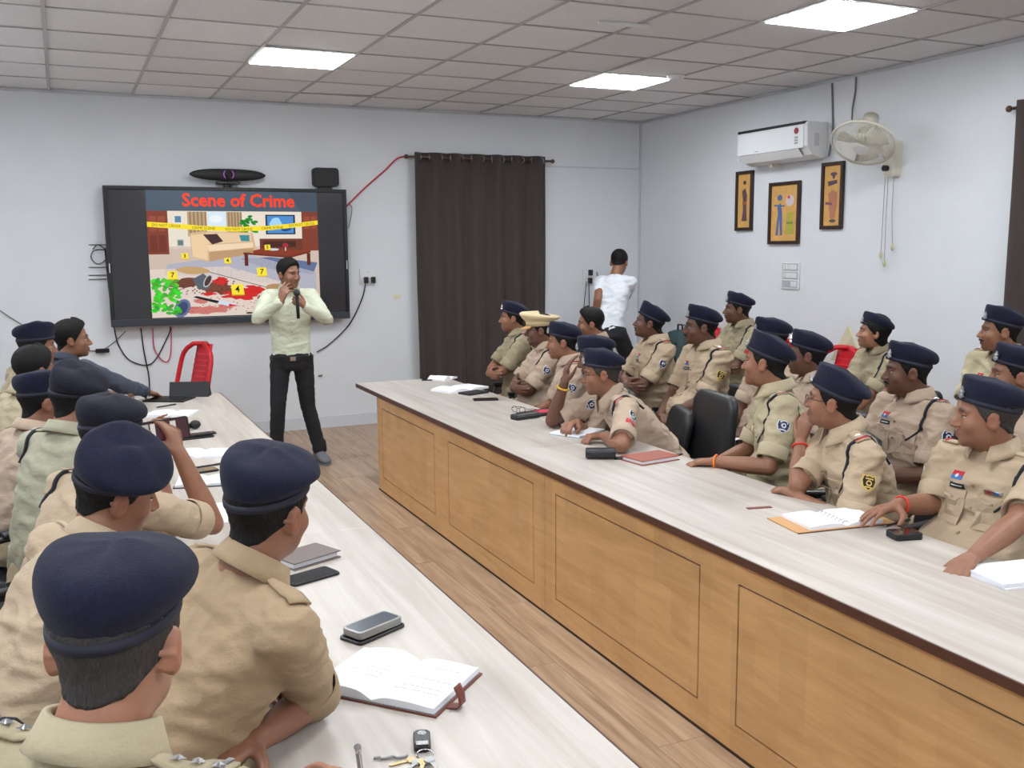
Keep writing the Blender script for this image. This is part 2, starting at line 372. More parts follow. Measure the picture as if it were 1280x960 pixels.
def remesh(mb, name, mats, voxel, smooth=3, parent=None, disp=None):
    o = mb.build(name, mats, fix=False)
    m1 = o.modifiers.new('r', 'REMESH'); m1.mode = 'VOXEL'; m1.voxel_size = voxel; m1.use_smooth_shade = True
    if smooth: m2 = o.modifiers.new('s', 'SMOOTH'); m2.factor = .5; m2.iterations = smooth
    dg = bpy.context.evaluated_depsgraph_get(); ev = o.evaluated_get(dg); me = bpy.data.meshes.new_from_object(ev)
    old = o.data; o.modifiers.clear(); o.data = me; bpy.data.meshes.remove(old); me.name = name
    if disp:
        n = len(me.vertices); co = np.empty(n*3); me.vertices.foreach_get('co', co); co = co.reshape(-1, 3)
        no = np.empty(n*3); me.vertices.foreach_get('normal', no); no = no.reshape(-1, 3)
        co += no*disp(co)[:, None]; me.vertices.foreach_set('co', co.ravel())
    me.polygons.foreach_set('use_smooth', [True]*len(me.polygons)); me.update()
    if parent: o.parent = parent
    return o

# --- signed distance pieces for heads (local axes: x = right hand side, y = face, z = up)
def sE(P, c, r):
    r = np.array(r); q = (P-np.array(c))/r; k0 = np.linalg.norm(q, axis=1); k1 = np.linalg.norm(q/r, axis=1); return k0*(k0-1)/np.maximum(k1, 1e-9)
def sC(P, a, b, ra, rb):
    a = np.array(a, float); b = np.array(b, float); d = b-a; h = np.clip(((P-a)@d)/(d@d), 0, 1); return np.linalg.norm(P-a-h[:, None]*d, axis=1)-(ra+(rb-ra)*h)
def smin(a, b, k): h = np.clip(.5+.5*(b-a)/k, 0, 1); return b*(1-h)+a*h-k*h*(1-h)
def smax(a, b, k): return -smin(-a, -b, k)
def sk(P): return smin(sE(P, (0, -.012, .032), (.074, .094, .083)), sE(P, (0, .022, -.03), (.061, .066, .085)), .03)
def head_sdf(P, neck, face):
    A = P*np.array([1, 1, 1]); X = P.copy(); X[:, 0] = np.abs(X[:, 0])
    d = sk(P)
    d = smin(d, sE(P, (0, .034, -.07), (.05+face.get('jaw', 0), .048, .036)), .03)
    d = smin(d, sE(P, (0, .074, -.096), (.022, .016, .015)), .022)
    d = smin(d, sE(X, (.04, .058, -.03), (.024, .022, .024)), .02)
    d = smin(d, sC(X, (.01, .086, .02), (.043, .07, .02), .009, .008), .012)
    d = smax(d, -sE(X, (.031, .094, .0), (.018, .014, .011)), .012)
    d = smin(d, sC(P, (0, .086, .008), (0, .109, -.032), .0065, .0105), .01)
    d = smin(d, sE(X, (.011, .098, -.037), (.0085, .011, .008)), .006)
    d = smin(d, sC(X, (0, .094, -.06), (.018, .084, -.062), .0065, .004), .006)
    d = smin(d, sC(X, (0, .093, -.072), (.015, .084, -.071), .0075, .004), .006)
    d = smax(d, -sE(P, (0, .104, -.0665), (.022, .006, .0018)), .003)
    ear = smax(sE(X, (.0785, -.012, -.012), (.013, .021, .033)), -sE(X, (.092, -.006, -.01), (.009, .011, .019)), .006)
    d = smin(d, ear, .007)
    if neck is not None: d = smin(d, sC(P, (0, -.028, -.05), neck, .05, .062), .03)
    return d
def radial(fn, nu=84, nv=72, warp=.42, rmax=.3, c0=(0, 0, -.01)):
    ph = np.linspace(0, 2*PI, nu, endpoint=False); ph = ph-warp*np.sin(ph)      # denser at the face
    th = np.linspace(.02, PI-.02, nv)
    PH, TH = np.meshgrid(ph, th); D = np.stack([np.sin(TH)*np.sin(PH), np.sin(TH)*np.cos(PH), np.cos(TH)], -1).reshape(-1, 3)
    r = np.full(len(D), rmax); c0 = np.array(c0)
    for _ in range(44): r = np.maximum(r-.85*fn(c0+D*r[:, None]), .01)
    return D, r, PH.ravel(), TH.ravel()
def grid_faces(nu, nv):
    f = [(i*nu+j, (i+1)*nu+j, (i+1)*nu+(j+1) % nu, i*nu+(j+1) % nu) for i in range(nv-1) for j in range(nu)]
    f.append(tuple(range(nu))); f.append(tuple(range((nv-1)*nu+nu-1, (nv-1)*nu-1, -1))); return f

def beret_mesh(flop, amt, size=1., seed=0, tilt=0., puff=1.):
    """flop: direction of the overhang (degrees, 0 = right side, 90 = front)"""
    mb = MB(); n = 40; fx, fy = math.cos(R(flop)), math.sin(R(flop)); rnd = random.Random(seed)
    prof = [(0, .95, 0), (0, 1., 0), (.014, 1.02, 0), (.017, 1.07, .2), (.022, 1.16, .45), (.032, 1.28, .75), (.046, 1.37, 1), (.062, 1.37, 1.05), (.077, 1.26, 1.05), (.090, 1.02, 1.), (.098, .68, .95), (.102, .36, .9), (.103, .08, .85)]
    rs = []
    for z, k, s in prof:
        ring = []
        for j in range(n):
            a = 2*PI*j/n; cx, cy = math.cos(a), math.sin(a); fl = cx*fx+cy*fy
            ov = (.62+.42*fl*amt)*(1-.4*max(cy, 0)**2)*size
            kk = k if k <= 1.03 else 1.0+(k-1.0)*ov
            q_ = min(1, max(0, (k-.2)/.9)) if s > 0 else 0
            x = .0795*cx*kk + fx*.012*s*amt; y = -.008+.102*cy*(1+(kk-1)*.82) + fy*.012*s*amt
            zz = z*puff*(1-.16*fl*amt*q_*min(1, s)) + .040 + cy*.010 - fl*.022*s*amt*q_
            nzv = noise.noise(Vector((x*13+seed*3.1, y*13, z*14)))*.009*min(1, s*1.5) + noise.noise(Vector((x*30, y*30+seed, z*30)))*.003*min(1, s)
            zz -= .016*max(cy, 0)*min(1, max(0, z-.02)/.05)
            ring.append(Vector((x*(1+nzv*3), y*(1+nzv*3), zz+nzv)))
        rs.append(ring)
    mb.rings(rs); return mb

def hand_caps(mb, W, d, n, side, curl=(.3, .35, .4, .45), spread=.1, thumb=.5, s=1., thumbcurl=.3, extra=None):
    """W wrist, d finger direction, n palm normal (towards palm side), side=+1 thumb lies on axis u"""
    d = Vector(d).normalized(); n = Vector(n); n = (n-d*n.dot(d)).normalized(); u = n.cross(d)*side
    W = Vector(W)
    kn = [W + s*(d*.084+u*.026), W + s*(d*.088+u*.008), W+s*(d*.084-u*.011), W+s*(d*.076-u*.028)]
    for k_ in kn: mb.cap(W+(k_-W)*.12, k_-n*.002, .018*s, .0115*s, 8)
    mb.cap(W+d*.03*s, W+d*.065*s, .021*s, .02*s, 8)
    L = [(.041, .026, .021), (.045, .029, .023), (.042, .027, .022), (.033, .021, .019)]
    for i in range(4):
        a = 0; p = kn[i]; sp = spread*(1.5-i)
        for q, l in enumerate(L[i]):
            a += curl[i]*(.85, 1.15, .75)[q]
            dv = (d*math.cos(a)+n*math.sin(a)); dv = (dv+u*sp).normalized(); p2 = p+dv*l*s
            mb.cap(p, p2, (.0095, .0085, .0078)[q]*s, (.0086, .0078, .0068)[q]*s, 8); p = p2
    t0 = W+s*(d*.018+u*.02+n*.004); t1 = t0+s*.046*(d*math.cos(thumb*1.3)+u*math.sin(thumb*1.3)+n*.35).normalized()
    t2 = t1+s*.033*(d*math.cos(thumb-thumbcurl)+u*math.sin(thumb-thumbcurl)+n*.35*thumbcurl*3).normalized(); t3 = t2+s*.026*(d*math.cos(thumb-2*thumbcurl)+u*math.sin(thumb-2*thumbcurl)+n*.4*thumbcurl*3).normalized()
    mb.cap(t0, t1, .0165*s, .0125*s, 8); mb.cap(t1, t2, .0115*s, .0098*s, 8); mb.cap(t2, t3, .0098*s, .0082*s, 8)

def ik(S, W, l1, l2, hint):
    S = Vector(S); W = Vector(W); D = W-S; d = D.length; mx = (l1+l2)*.995
    if d > mx: W = S+D.normalized()*mx; D = W-S; d = mx
    if d < abs(l1-l2)+.02: d = abs(l1-l2)+.02
    a = (l1*l1-l2*l2+d*d)/(2*d); h = math.sqrt(max(l1*l1-a*a, 0)); t = D.normalized(); hv = Vector(hint); hv = (hv-t*hv.dot(t)).normalized()
    return S+t*a+hv*h, W

def person(label, hc, face, body, lean=(0, 0), pitch=0, roll=0, s=.94, near=False, tone='mid', shirt=None, shirtm=None, sleeve=.76, arms=None,
           hat='beret', hatp=None, hair='short', belly=0., width=1., seat=.46, legs='sit', trou=None, shoe=None, group=None, features=(), moust=False, glasses=False,
           epau='red', patch='navy', cord='L', feet=None, twist=0, badge=True, collar=True, jaw=0, hairm=None, hatmat=None, headscale=1., rollcuff=True, neckfwd=.02, long=False, rank='none', sw=1.):
    f = Vector((math.cos(R(body)), math.sin(R(body)), 0)); r = Vector((f.y, -f.x, 0)); Z = Vector((0, 0, 1))
    hc = Vector(hc)
    # head frame
    ff = Vector((math.cos(R(face)), math.sin(R(face)), 0)); hr = Vector((ff.y, -ff.x, 0))
    Hm = Matrix((hr, ff, Z)).transposed() @ Matrix.Rotation(R(-pitch), 3, 'X') @ Matrix.Rotation(R(roll), 3, 'Y')
    hs = s*headscale
    N = hc - Z*.139*s - f*.035*s - (f*neckfwd) + (Hm @ Vector((0, 0, 0)))
    sit = legs == 'sit'
    P = N - f*lean[0] - r*lean[1]; P.z = (seat+.085) if sit else .90*s
    base = Vector((P.x, P.y, 0))
    root = empty('person', base, label=label, cat='person', group=group)
    l = lambda v: Vector(v)-base
    vox = .0052 if near else .0072
    voxs = .0085 if near else .0115
    up = (N-P).normalized()
    ft = (f-up*f.dot(up)).normalized(); rt = ft.cross(up)
    if twist: rt = Matrix.Rotation(R(twist), 3, up) @ rt; ft = up.cross(rt)
    J = {}
    for sg, k in ((1, 'R'), (-1, 'L')): J[k] = N - up*.055*s + rt*sg*.178*s*width
    mid = (P+N)/2 - f*.03*s
    def spine(t): return P*(1-t)**2+mid*2*t*(1-t)+N*t*t
    # ---- trousers and shoes
    tm = MB(); fp = []
    TR = trou or TROUK
    hips = {k: P + r*sg*.09*s for sg, k in ((1, 'R'), (-1, 'L'))}
    def ring(c, a, b, R_, F_, n=20, p=2.4, fo=0):
        out = []
        for j in range(n):
            t = 2*PI*j/n; cx, cy = math.cos(t), math.sin(t)
            out.append(c + R_*a*math.copysign(abs(cx)**(2/p), cx) + F_*(fo+b*math.copysign(abs(cy)**(2/p), cy)))
        return out
    tm.rings([ring(l(P)-up*.09*s+up*k*.06*s, a*s, b*s, r, ft) for k, a, b in ((0, .13, .10), (.6, .165, .125), (1.6, .17, .125), (2.6, .16, .118))])
    for sg, k in ((1, 'R'), (-1, 'L')):
        if sit:
            knee = hips[k] + f*.40*s + r*sg*.02*s; knee.z = seat+.06; ank = Vector((knee.x, knee.y, .09))+f*.04
            tm.cap(l(hips[k]-Z*.01), l(knee), .088*s, .068*s, 14); tm.cap(l(knee), l(ank), .066*s, .055*s, 12)
            fd = f
        else:
            ank, knee, fd = feet[k]; knee = Vector(knee); ank = Vector(ank); fd = Vector(fd)
            tm.cap(l(hips[k]), l(knee), .092*s, .066*s, 14); tm.cap(l(knee), l(ank), .066*s, .058*s, 12); tm.cap(l(ank+Z*.01), l(ank+Z*.05), .066*s, .06*s, 12)
        sh = MB(); a = l(ank); sd = Z.cross(fd)
        sh.rings([[a+fd*y+sd*wd*math.cos(t)+Z*(h*(.5+.5*math.sin(t)) - a.z + .012) for t in [2*PI*j/14 for j in range(14)]] for y, wd, h in
                  ((-.075, .02, .05), (-.06, .036, .085), (0, .04, .10), (.06, .042, .08), (.12, .047, .06), (.165, .036, .045), (.18, .015, .03))])
        sh.rings([[a+fd*y+sd*wd*math.cos(t)+Z*(.012*(.5+.5*math.sin(t))-a.z) for t in [2*PI*j/14 for j in range(14)]] for y, wd in
                  ((-.08, .02), (-.06, .04), (0, .043), (.06, .045), (.12, .05), (.17, .038), (.186, .015))])
        sh.build('shoe', shoe or SHOEB, root, smooth=True)
    remesh(tm, 'trousers', TR, .012, 3, root, disp=lambda co: wr(co, 12, .0035, 3))
    # ---- shirt
    shirtm = shirtm or shirt
    sm = MB(); W_ = width
    pr = ((-.04, .158, .118, .0), (.05, .160+belly*.3, .120+belly*.7, belly*.5), (.18, .158+belly*.4, .120+belly, belly*.9), (.34, .160+belly*.3, .120+belly*.8, belly*.7), (.5, .168, .121, .01), (.66, .178, .122, .012), (.8, .180, .112, .008), (.9, .150, .088, .0), (.97, .09, .068, -.002), (1.02, .062, .062, 0))
    sm.rings([ring(l(spine(t)) if t <= 1 else l(N+up*.02*s), a*s*(W_ if t < .85 else 1), b*s, rt, ft, 24, 2.5, fo*s) for t, a, b, fo in pr])
    arms = arms or {}
    E_, Wr = {}, {}
    bm_ = MB()     # skin
    up1, lo = .285*s, .255*s
    for sg, k in ((1, 'R'), (-1, 'L')):
        a = arms.get(k, {})
        S = J[k] + (Vector(a['sh'](f, r)) if 'sh' in a else Vector((0, 0, 0))); J[k] = S
        wv = a.get('w', hips[k]+f*.28*s+Z*.12)
        if callable(wv): wv = wv(P, f, r, N)
        hint = a.get('hint', lambda f, r: r*sg*.7-Z*.8-f*.2)(f, r)
        E, W2 = ik(S, wv, up1, lo, hint)
        if 'e' in a:
            E = Vector(a['e']); W2 = E+(Vector(wv)-E).normalized()*min(max((Vector(wv)-E).length, lo*.8), lo*1.12)
        E_[k] = E; Wr[k] = W2; up1_ = (E-S).length; ARM.append((label[:40], k, round(up1_/up1, 2), round((Vector(wv)-E).length/lo, 2)))
        # sleeve
        sm.cap(l(S-rt*sg*.035*s+up*.004), l(S), .066*s, .068*s, 14)
        sm.cap(l(S-rt*sg*.09*s+up*.014*s), l(S), .058*s, .062*s, 14)
        dirv = (E-S).normalized(); t_end = (sleeve if not long else .98)
        fe = S+dirv*up1_*t_end
        sm.cap(l(S), l(fe-dirv*.015), (.063 if long else .068)*s, (.057 if long else .062)*s, 16)
        if long:
            sm.cap(l(E), l(E+(W2-E)*.92), .057*s, .040*s, 14)
        elif rollcuff:     # turned-up cuff
            uu = dirv.cross(Z if abs(dirv.z) < .9 else f).normalized(); vv = dirv.cross(uu); cf = MB()
            def rg(q, rr): return [l(fe+dirv*q)+(uu*math.cos(t)+vv*math.sin(t))*rr*s*(1+.03*math.sin(3*t+sg)) for t in [2*PI*j/22 for j in range(22)]]
            cf.rings([rg(-.03, .0635), rg(-.028, .0685), rg(.01, .0675), rg(.03, .0665), rg(.032, .064), rg(.024, .056), rg(.0, .05)], cap=False)
            cf.build('sleeve_cuff', shirtm, root, smooth=True)
        # arm skin
        bm_.cap(l(S), l(S+dirv*up1_*.5), .05*s, .047*s, 12); bm_.cap(l(S+dirv*up1_*.5), l(E), .047*s, .040*s, 12)
        fd_ = (W2-E).normalized(); bm_.cap(l(E), l(E+fd_*lo*.35), .040*s, .041*s, 12); bm_.cap(l(E+fd_*lo*.35), l(W2), .041*s, .0265*s, 12)
        bm_.cap(l(J[k]), l(spine(.8)), .05*s, .05*s, 10)
        hd = a.get('hd', fd_); hn = a.get('hn', Vector((0, 0, -1)))
        if callable(hd): hd = hd(f, r)
        if callable(hn): hn = hn(f, r)
        hside = a.get('ts', None)
        if hside is None:   # thumb side follows anatomy
            hside = 1 if k == 'L' else -1
        hand_caps(bm_, l(W2), hd, hn, hside, a.get('curl', (.35, .4, .45, .5)), a.get('spread', .08), a.get('thumb', .6), s, a.get('tc', .25))
    bm_.cap(l(spine(.25)), l(spine(.8)), .07*s, .08*s, 12); bm_.cap(l(spine(.8)), l(N), .075*s, .056*s, 12)
    amp = .006 if long else (.0105 if near else .009)
    sho = remesh(sm, 'shirt', shirtm, voxs, 3, root, disp=lambda co: wr(co, 9, amp, sum(map(ord, label)) % 50))
    body_o = remesh(bm_, 'body', [skin(tone), EYEW, IRIS, HAIRM], vox, 2, root)
    # ---- head grid joined to the body mesh
    nk = Hm.transposed() @ (N+Z*.02-hc); nk = np.array(nk)/hs
    nu, nv = (96, 84) if near else (72, 60)
    D, rr, PH, TH = radial(lambda p: head_sdf(p, nk, {'jaw': jaw}), nu, nv)
    rr = np.minimum(rr, .21)
    hv = (np.array((0, 0, -.01))+D*rr[:, None])
    tonev = np.ones((len(hv), 3))
    lip = np.exp(-(((hv[:, 2]+.066)/.0085)**2+(hv[:, 0]/.019)**2)**1.5)*(hv[:, 1] > .07)
    tonev *= 1-lip[:, None]*np.array([.18, .36, .32])
    beard = np.clip((-.035-hv[:, 2])/.03, 0, 1)*np.clip((hv[:, 1]-0)/.03, 0, 1)*(hv[:, 2] > -.125); tonev *= 1-.14*beard[:, None]
    brow_ = np.exp(-((np.abs(hv[:, 0])-.03)/.02)**4-((hv[:, 2]-.024-.003*np.cos(hv[:, 0]*60))/.0055)**2)*(hv[:, 1] > .05); tonev *= 1-.88*np.clip(brow_*1.3, 0, 1)[:, None]
    earh = np.clip((np.abs(hv[:, 0])-.078)/.006, 0, 1); tonev *= 1-earh[:, None]*np.array([0, .1, .12])
    Mh = np.array(Hm)*hs; off = np.array(hc-base)
    me = body_o.data; nb = len(me.vertices); co = np.empty(nb*3); me.vertices.foreach_get('co', co); co = co.reshape(-1, 3)
    polys = [tuple(p.vertices) for p in me.polygons]
    allv = [co, hv@Mh.T+off]; allf = polys+[tuple(i+nb for i in q) for q in grid_faces(nu, nv)]; mi = [0]*len(allf); tn = [np.ones((nb, 3)), tonev]; cur = nb+len(hv)
    for sx in (-1, 1):
        for c, rad, k, tq in (((sx*.031, .0700, -.0005), (.0135, .0125, .0098), 1, 0), ((sx*.031, .0785, -.001), (.0058, .0048, .0058), 2, 0), ((sx*.031, .0697, .0068), (.0150, .0136, .0088), 0, 0), ((sx*.031, .0685, -.0092), (.0140, .0125, .0062), 0, 0), ((sx*.031, .0702, .0032), (.0153, .0134, .0052), 3, 0)) [:5]:
            e = MB().ell(c, rad, 12, 8); v = np.array(e.v)@Mh.T+off; allv.append(v); allf += [tuple(i+cur for i in q) for q in e.f]; mi += [k]*len(e.f); tn.append(np.ones((len(v), 3))); cur += len(v)
    nm = bpy.data.meshes.new('body'); nm.from_pydata(np.vstack(allv).tolist(), [], allf)
    for m_ in me.materials: nm.materials.append(m_)
    nm.polygons.foreach_set('material_index', mi); nm.polygons.foreach_set('use_smooth', [True]*len(allf))
    ca = nm.color_attributes.new('tone', 'FLOAT_COLOR', 'POINT'); tt = np.vstack(tn); ca.data.foreach_set('color', np.hstack([tt, np.ones((len(tt), 1))]).ravel().astype(np.float32))
    body_o.data = nm; bpy.data.meshes.remove(me)
    # ---- hair
    def hb(mbx, name, mt, smooth=True, par=root, **k):
        v = np.array(mbx.v)@Mh.T+off; mbx.v = [tuple(p) for p in v]; return mbx.build(name, mt, par, smooth=smooth, **k)
    if hair:
        nu, nv = (80, 60) if near else (56, 44)
        Dh, rh, PHh, THh = radial(lambda p: smin(sk(p), sC(p, (0, -.028, -.05), nk, .05, .062), .03), nu, nv, warp=0)
        az = np.abs((PHh+PI) % (2*PI)-PI)*180/PI; el = 90-THh*180/PI
        line = np.interp(az, [0, 25, 45, 60, 72, 84, 92, 118, 150, 180], [46, 45, 36, 22, 4, -14, -2, -20, -38, -40])
        if hair == 'bob': line = np.interp(az, [0, 45, 60, 80, 95, 130, 180], [46, 36, 20, 5, -40, -55, -58])
        m_ = np.clip((el-line)/7, 0, 1); m_ = m_*m_*(3-2*m_)
        th_ = .005+ (.012 if hat is None else .003)*np.clip((el+10)/60, 0, 1)
        if hat is None: th_ = th_+.012*np.exp(-(az/50)**2)*np.clip((el-30)/30, 0, 1)
        if hair == 'bob': th_ = th_+.012
        nz = np.array([noise.noise(Vector((d[0]*16, d[1]*16, d[2]*5))) for d in Dh])*.0035
        rh2 = rh+(th_+nz)*m_-.012*(1-m_)
        v = np.array((0, 0, -.01))+Dh*rh2[:, None]; hm = MB(); hm.add(v.tolist(), grid_faces(nu, nv)); hb(hm, 'hair', hairm or HAIRM)
    if moust:
        q = MB()
        for sx in (-1, 1): q.cap((sx*.001, .1005, -.0525), (sx*.024, .0885, -.0585), .0062, .003, 8)
        hb(q, 'moustache', HAIRM)
    if glasses:
        g = MB()
        for sx in (-1, 1):
            g.tube([(sx*.033+.021*math.cos(t), .104-.006*abs(math.cos(t)), -.002+.016*math.sin(t)) for t in [2*PI*j/16 for j in range(16)]], .0013, 5, closed=True)
            g.tube([(sx*.054, .1, .004), (sx*.074, .05, .004), (sx*.083, -.005, .003), (sx*.084, -.02, -.012)], .0015, 5)
        g.tube([(-.012, .106, 0), (0, .111, .003), (.012, .106, 0)], .0013, 5)
        hb(g, 'spectacles', BLACK)
    # ---- headgear
    if hat == 'beret':
        hp = dict(flop=0, amt=1., size=1., puff=1., seed=len(bpy.data.objects) % 97); hp.update(hatp or {})
        tl = hp.pop('tilt', 0); sdt = hp.pop('side', 0)
        b_ = beret_mesh(**hp)
        Rt = np.array(Matrix.Rotation(R(tl), 3, 'X') @ Matrix.Rotation(R(sdt), 3, 'Y')); v = (np.array(b_.v)-[0, 0, .04])@Rt.T+[0, 0, .04]; b_.v = [tuple(p) for p in v]
        bo = hb(b_, 'beret', hatmat or NAVY)
        md = bo.modifiers.new('sub', 'SUBSURF'); md.levels = 1; md.render_levels = 1
        k = MB(); n = 40
        k.rings([[((.0795*1.035+e)*math.cos(t), -.008+(.102*1.035+e)*math.sin(t), z+math.sin(t)*.012) for t in [2*PI*j/n for j in range(n)]] for z, e in ((.034, -.002), (.033, .0005), (.041, .0015), (.049, .0005), (.049, -.002))], cap=False)
        v = (np.array(k.v)-[0, 0, .04])@Rt.T+[0, 0, .04]; k.v = [tuple(p) for p in v]; hb(k, 'band', NAVYB, par=root).name = 'beret_band'
        if badge:
            k = MB(); ax, ay = -.040, .0985; nrm = Vector((ax, ay*.8, 0)).normalized(); tx = Vector((-nrm.y, nrm.x, 0)); c0 = Vector((ax, ay-.008, .072))
            pts = lambda sc, oz=0: [c0+tx*x*sc+Z*(y*sc+oz) for x, y in ((0, .023), (.007, .011), (.013, .008), (.009, -.002), (.014, -.012), (.006, -.015), (0, -.02), (-.006, -.015), (-.014, -.012), (-.009, -.002), (-.013, .008), (-.007, .011))]
            k.prism(pts(1), nrm*.006); k.prism([p+nrm*.006 for p in pts(.55)], nrm*.003)
            v = (np.array(k.v)-[0, 0, .04])@Rt.T+[0, 0, .04]; k.v = [tuple(p) for p in v]; hb(k, 'cap_badge', SILVER, False)
    elif hat == 'peaked':
        KH = mat('cap_khaki', srgb(214, 196, 158), .8, bump=.1, bscale=200)
        n = 40; k = MB()
        k.rings([[(a_*math.cos(t), -.006+b_2*math.sin(t), z+.022*math.sin(t)*q_+.0) for t in [2*PI*j/n for j in range(n)]] for z, a_, b_2, q_ in
                 ((.03, .078, .098, 0), (.03, .083, .104, 0), (.065, .085, .107, .1), (.078, .105, .128, .5), (.098, .128, .148, 1.), (.108, .128, .148, 1.1), (.116, .11, .13, 1.1), (.118, .06, .08, 1.), (.118, .01, .01, 1))])
        hb(k, 'cap_crown', KH)
        k = MB(); k.rings([[((.0855+e)*math.cos(t), -.006+(.107+e)*math.sin(t), z) for t in [2*PI*j/n for j in range(n)]] for z, e in ((.036, -.003), (.036, .0), (.062, .001), (.062, -.003))], cap=False); hb(k, 'cap_band', mat('cap_band', srgb(196, 176, 138), .8))
        k = MB(); G = [[(q_*.072*math.sin(t), -.006+(.104+.045*u_)*math.cos(t*.95)*1., .036-.022*u_) for t in [R(-62+124*j/14) for j in range(15)]] for u_, q_ in ((0, 1.08), (.5, 1.15), (1, 1.1))]
        k.grid(G); hb(k, 'cap_visor', TANL, solid=.003)
        k = MB(); k.ell((0, .105, .075), (.016, .006, .02), 10, 7); hb(k, 'cap_badge', mat('red_enamel', srgb(150, 40, 40), .4))
    # ---- collar
    if collar:
        Nn = l(N)+up*.0; cb = MB(); na = 26; G = []
        hgt = [(0, .0615, .050), (1, .064, .062), (2, .072, .062), (3, .084, .034), (4, .092, .018)]
        for row, rad, h in hgt:
            line_ = []
            for j in range(na+1):
                t = -156+312*j/na; tr = R(t)    # 0 = back
                fr = abs(t)/156; drop = (.02*fr**3 if row < 3 else .038*fr**2.2); point = (.018*fr**6 if row >= 3 else 0)
                line_.append(Nn + rt*math.sin(tr)*rad*s - ft*math.cos(tr)*(rad+.004)*s + ft*point + up*(h*s-drop*(1 if row > 0 else .8)) )
            G.append(line_)
        cb.grid(G); cb.build('collar', shirtm, root, smooth=True, solid=.003)
    # ---- things sewn on the shirt
    sv = sho.data; bvh = BVHTree.FromPolygons([v.co.copy() for v in sv.vertices], [tuple(p.vertices) for p in sv.polygons])
    def onto(p, d, off_=.002):
        h = bvh.ray_cast(Vector(p), Vector(d)); return None if h[0] is None else h[0]-Vector(d)*off_
    def decal(name, mt, c, d, u, outlines, th=.0012, par=root):
        """c start point outside, d direction towards the body, u 'up'; outlines = [(material index, [(x, y)..])]"""
        d = Vector(d).normalized(); u = Vector(u); u = (u-d*u.dot(d)).normalized(); x_ = u.cross(d)*-1
        k = MB()
        for mi_, pts in outlines:
            cx = sum(p[0] for p in pts)/len(pts); cy = sum(p[1] for p in pts)/len(pts)
            def hit(px_, py_): return onto(Vector(c)+x_*px_*s+u*py_*s, d, th*(1+mi_)+.0022)
            cen = hit(cx, cy)
            if cen is None: continue
            rows = [[hit(cx+(px_-cx)*q, cy+(py_-cy)*q) for px_, py_ in pts] for q in (.34, .67, 1)]
            if any(p is None or (p-cen).length > .12 for rw in rows for p in rw): continue
            n_ = len(pts); vs = [cen]+rows[0]+rows[1]+rows[2]+[p+d*(th+.0024) for p in rows[2]]
            fs = [(0, 1+j, 1+(j+1) % n_) for j in range(n_)]+[(1+j, 1+n_+j, 1+n_+(j+1) % n_, 1+(j+1) % n_) for j in range(n_)]+[(1+q*n_+j, 1+(q+1)*n_+j, 1+(q+1)*n_+(j+1) % n_, 1+q*n_+(j+1) % n_) for q in (1, 2) for j in range(n_)]
            k.add(vs, fs, mi_)
        if k.n: return k.build(name, mt, par, smooth=False)
    circ = lambda r_, cx=0, cy=0, n=18, ky=1: [(cx+r_*math.cos(2*PI*j/n), cy+ky*r_*math.sin(2*PI*j/n)) for j in range(n)]
    shield = [(-.026, .03), (-.012, .026), (0, .031), (.012, .026), (.026, .03), (.03, .008), (.022, -.018), (0, -.034), (-.022, -.018), (-.03, .008)]
    rect = lambda x0, y0, x1, y1: [(x0, y0), ((x0+x1)/2, y0), (x1, y0), (x1, (y0+y1)/2), (x1, y1), ((x0+x1)/2, y1), (x0, y1), (x0, (y0+y1)/2)]
    if epau:
        for sg, k in ((1, 'R'), (-1, 'L')):
            S = J[k]; ep = MB(); G = []
            for j in range(7):
                t = j/6; c_ = N+rt*sg*(.075+.115*t)*s-up*.0; row = []
                for wq in (-1, -.5, 0, .5, 1):
                    hw = (.019+.008*t)*s; p = onto(l(c_+ft*wq*hw+up*.12*s), -up, .006)
                    if p is None: p = l(S)+up*.06
                    row.append(p)
                G.append(row)
            ep.grid(G); eo = ep.build('epaulette', shirtm, root, smooth=True, solid=.005)
            if epau == 'red' or epau == 'stars':
                q = MB(); G2 = [[a_+(b_-a_)*.12+up*.0045 for a_, b_ in zip(G[5], G[6])], [a_+(b_-a_)*.55+up*.0045 for a_, b_ in zip(G[5], G[6])]]
                q.grid(G2); q.build('rank_slide', PATCHR if epau == 'red' else STEEL, root, solid=.0025)
            if epau in ('stars', 'star', 'red'):
                for st in ((.35, .6, .85) if epau == 'stars' else (.5,)):
                    gi = st*6; a_, b_ = G[int(gi)][2], G[min(int(gi)+1, 6)][2]; c_ = a_+(b_-a_)*(gi % 1)+up*.005; q = MB()
                    pts = [c_+(ft*math.cos(PI*j/5)+rt*math.sin(PI*j/5))*(.012 if j % 2 == 0 else .005)*s for j in range(10)]
                    q.add([c_+up*.005]+pts, [(0, 1+j, 1+(j+1) % 10) for j in range(10)]); q.build('rank_star', SILVER, root)
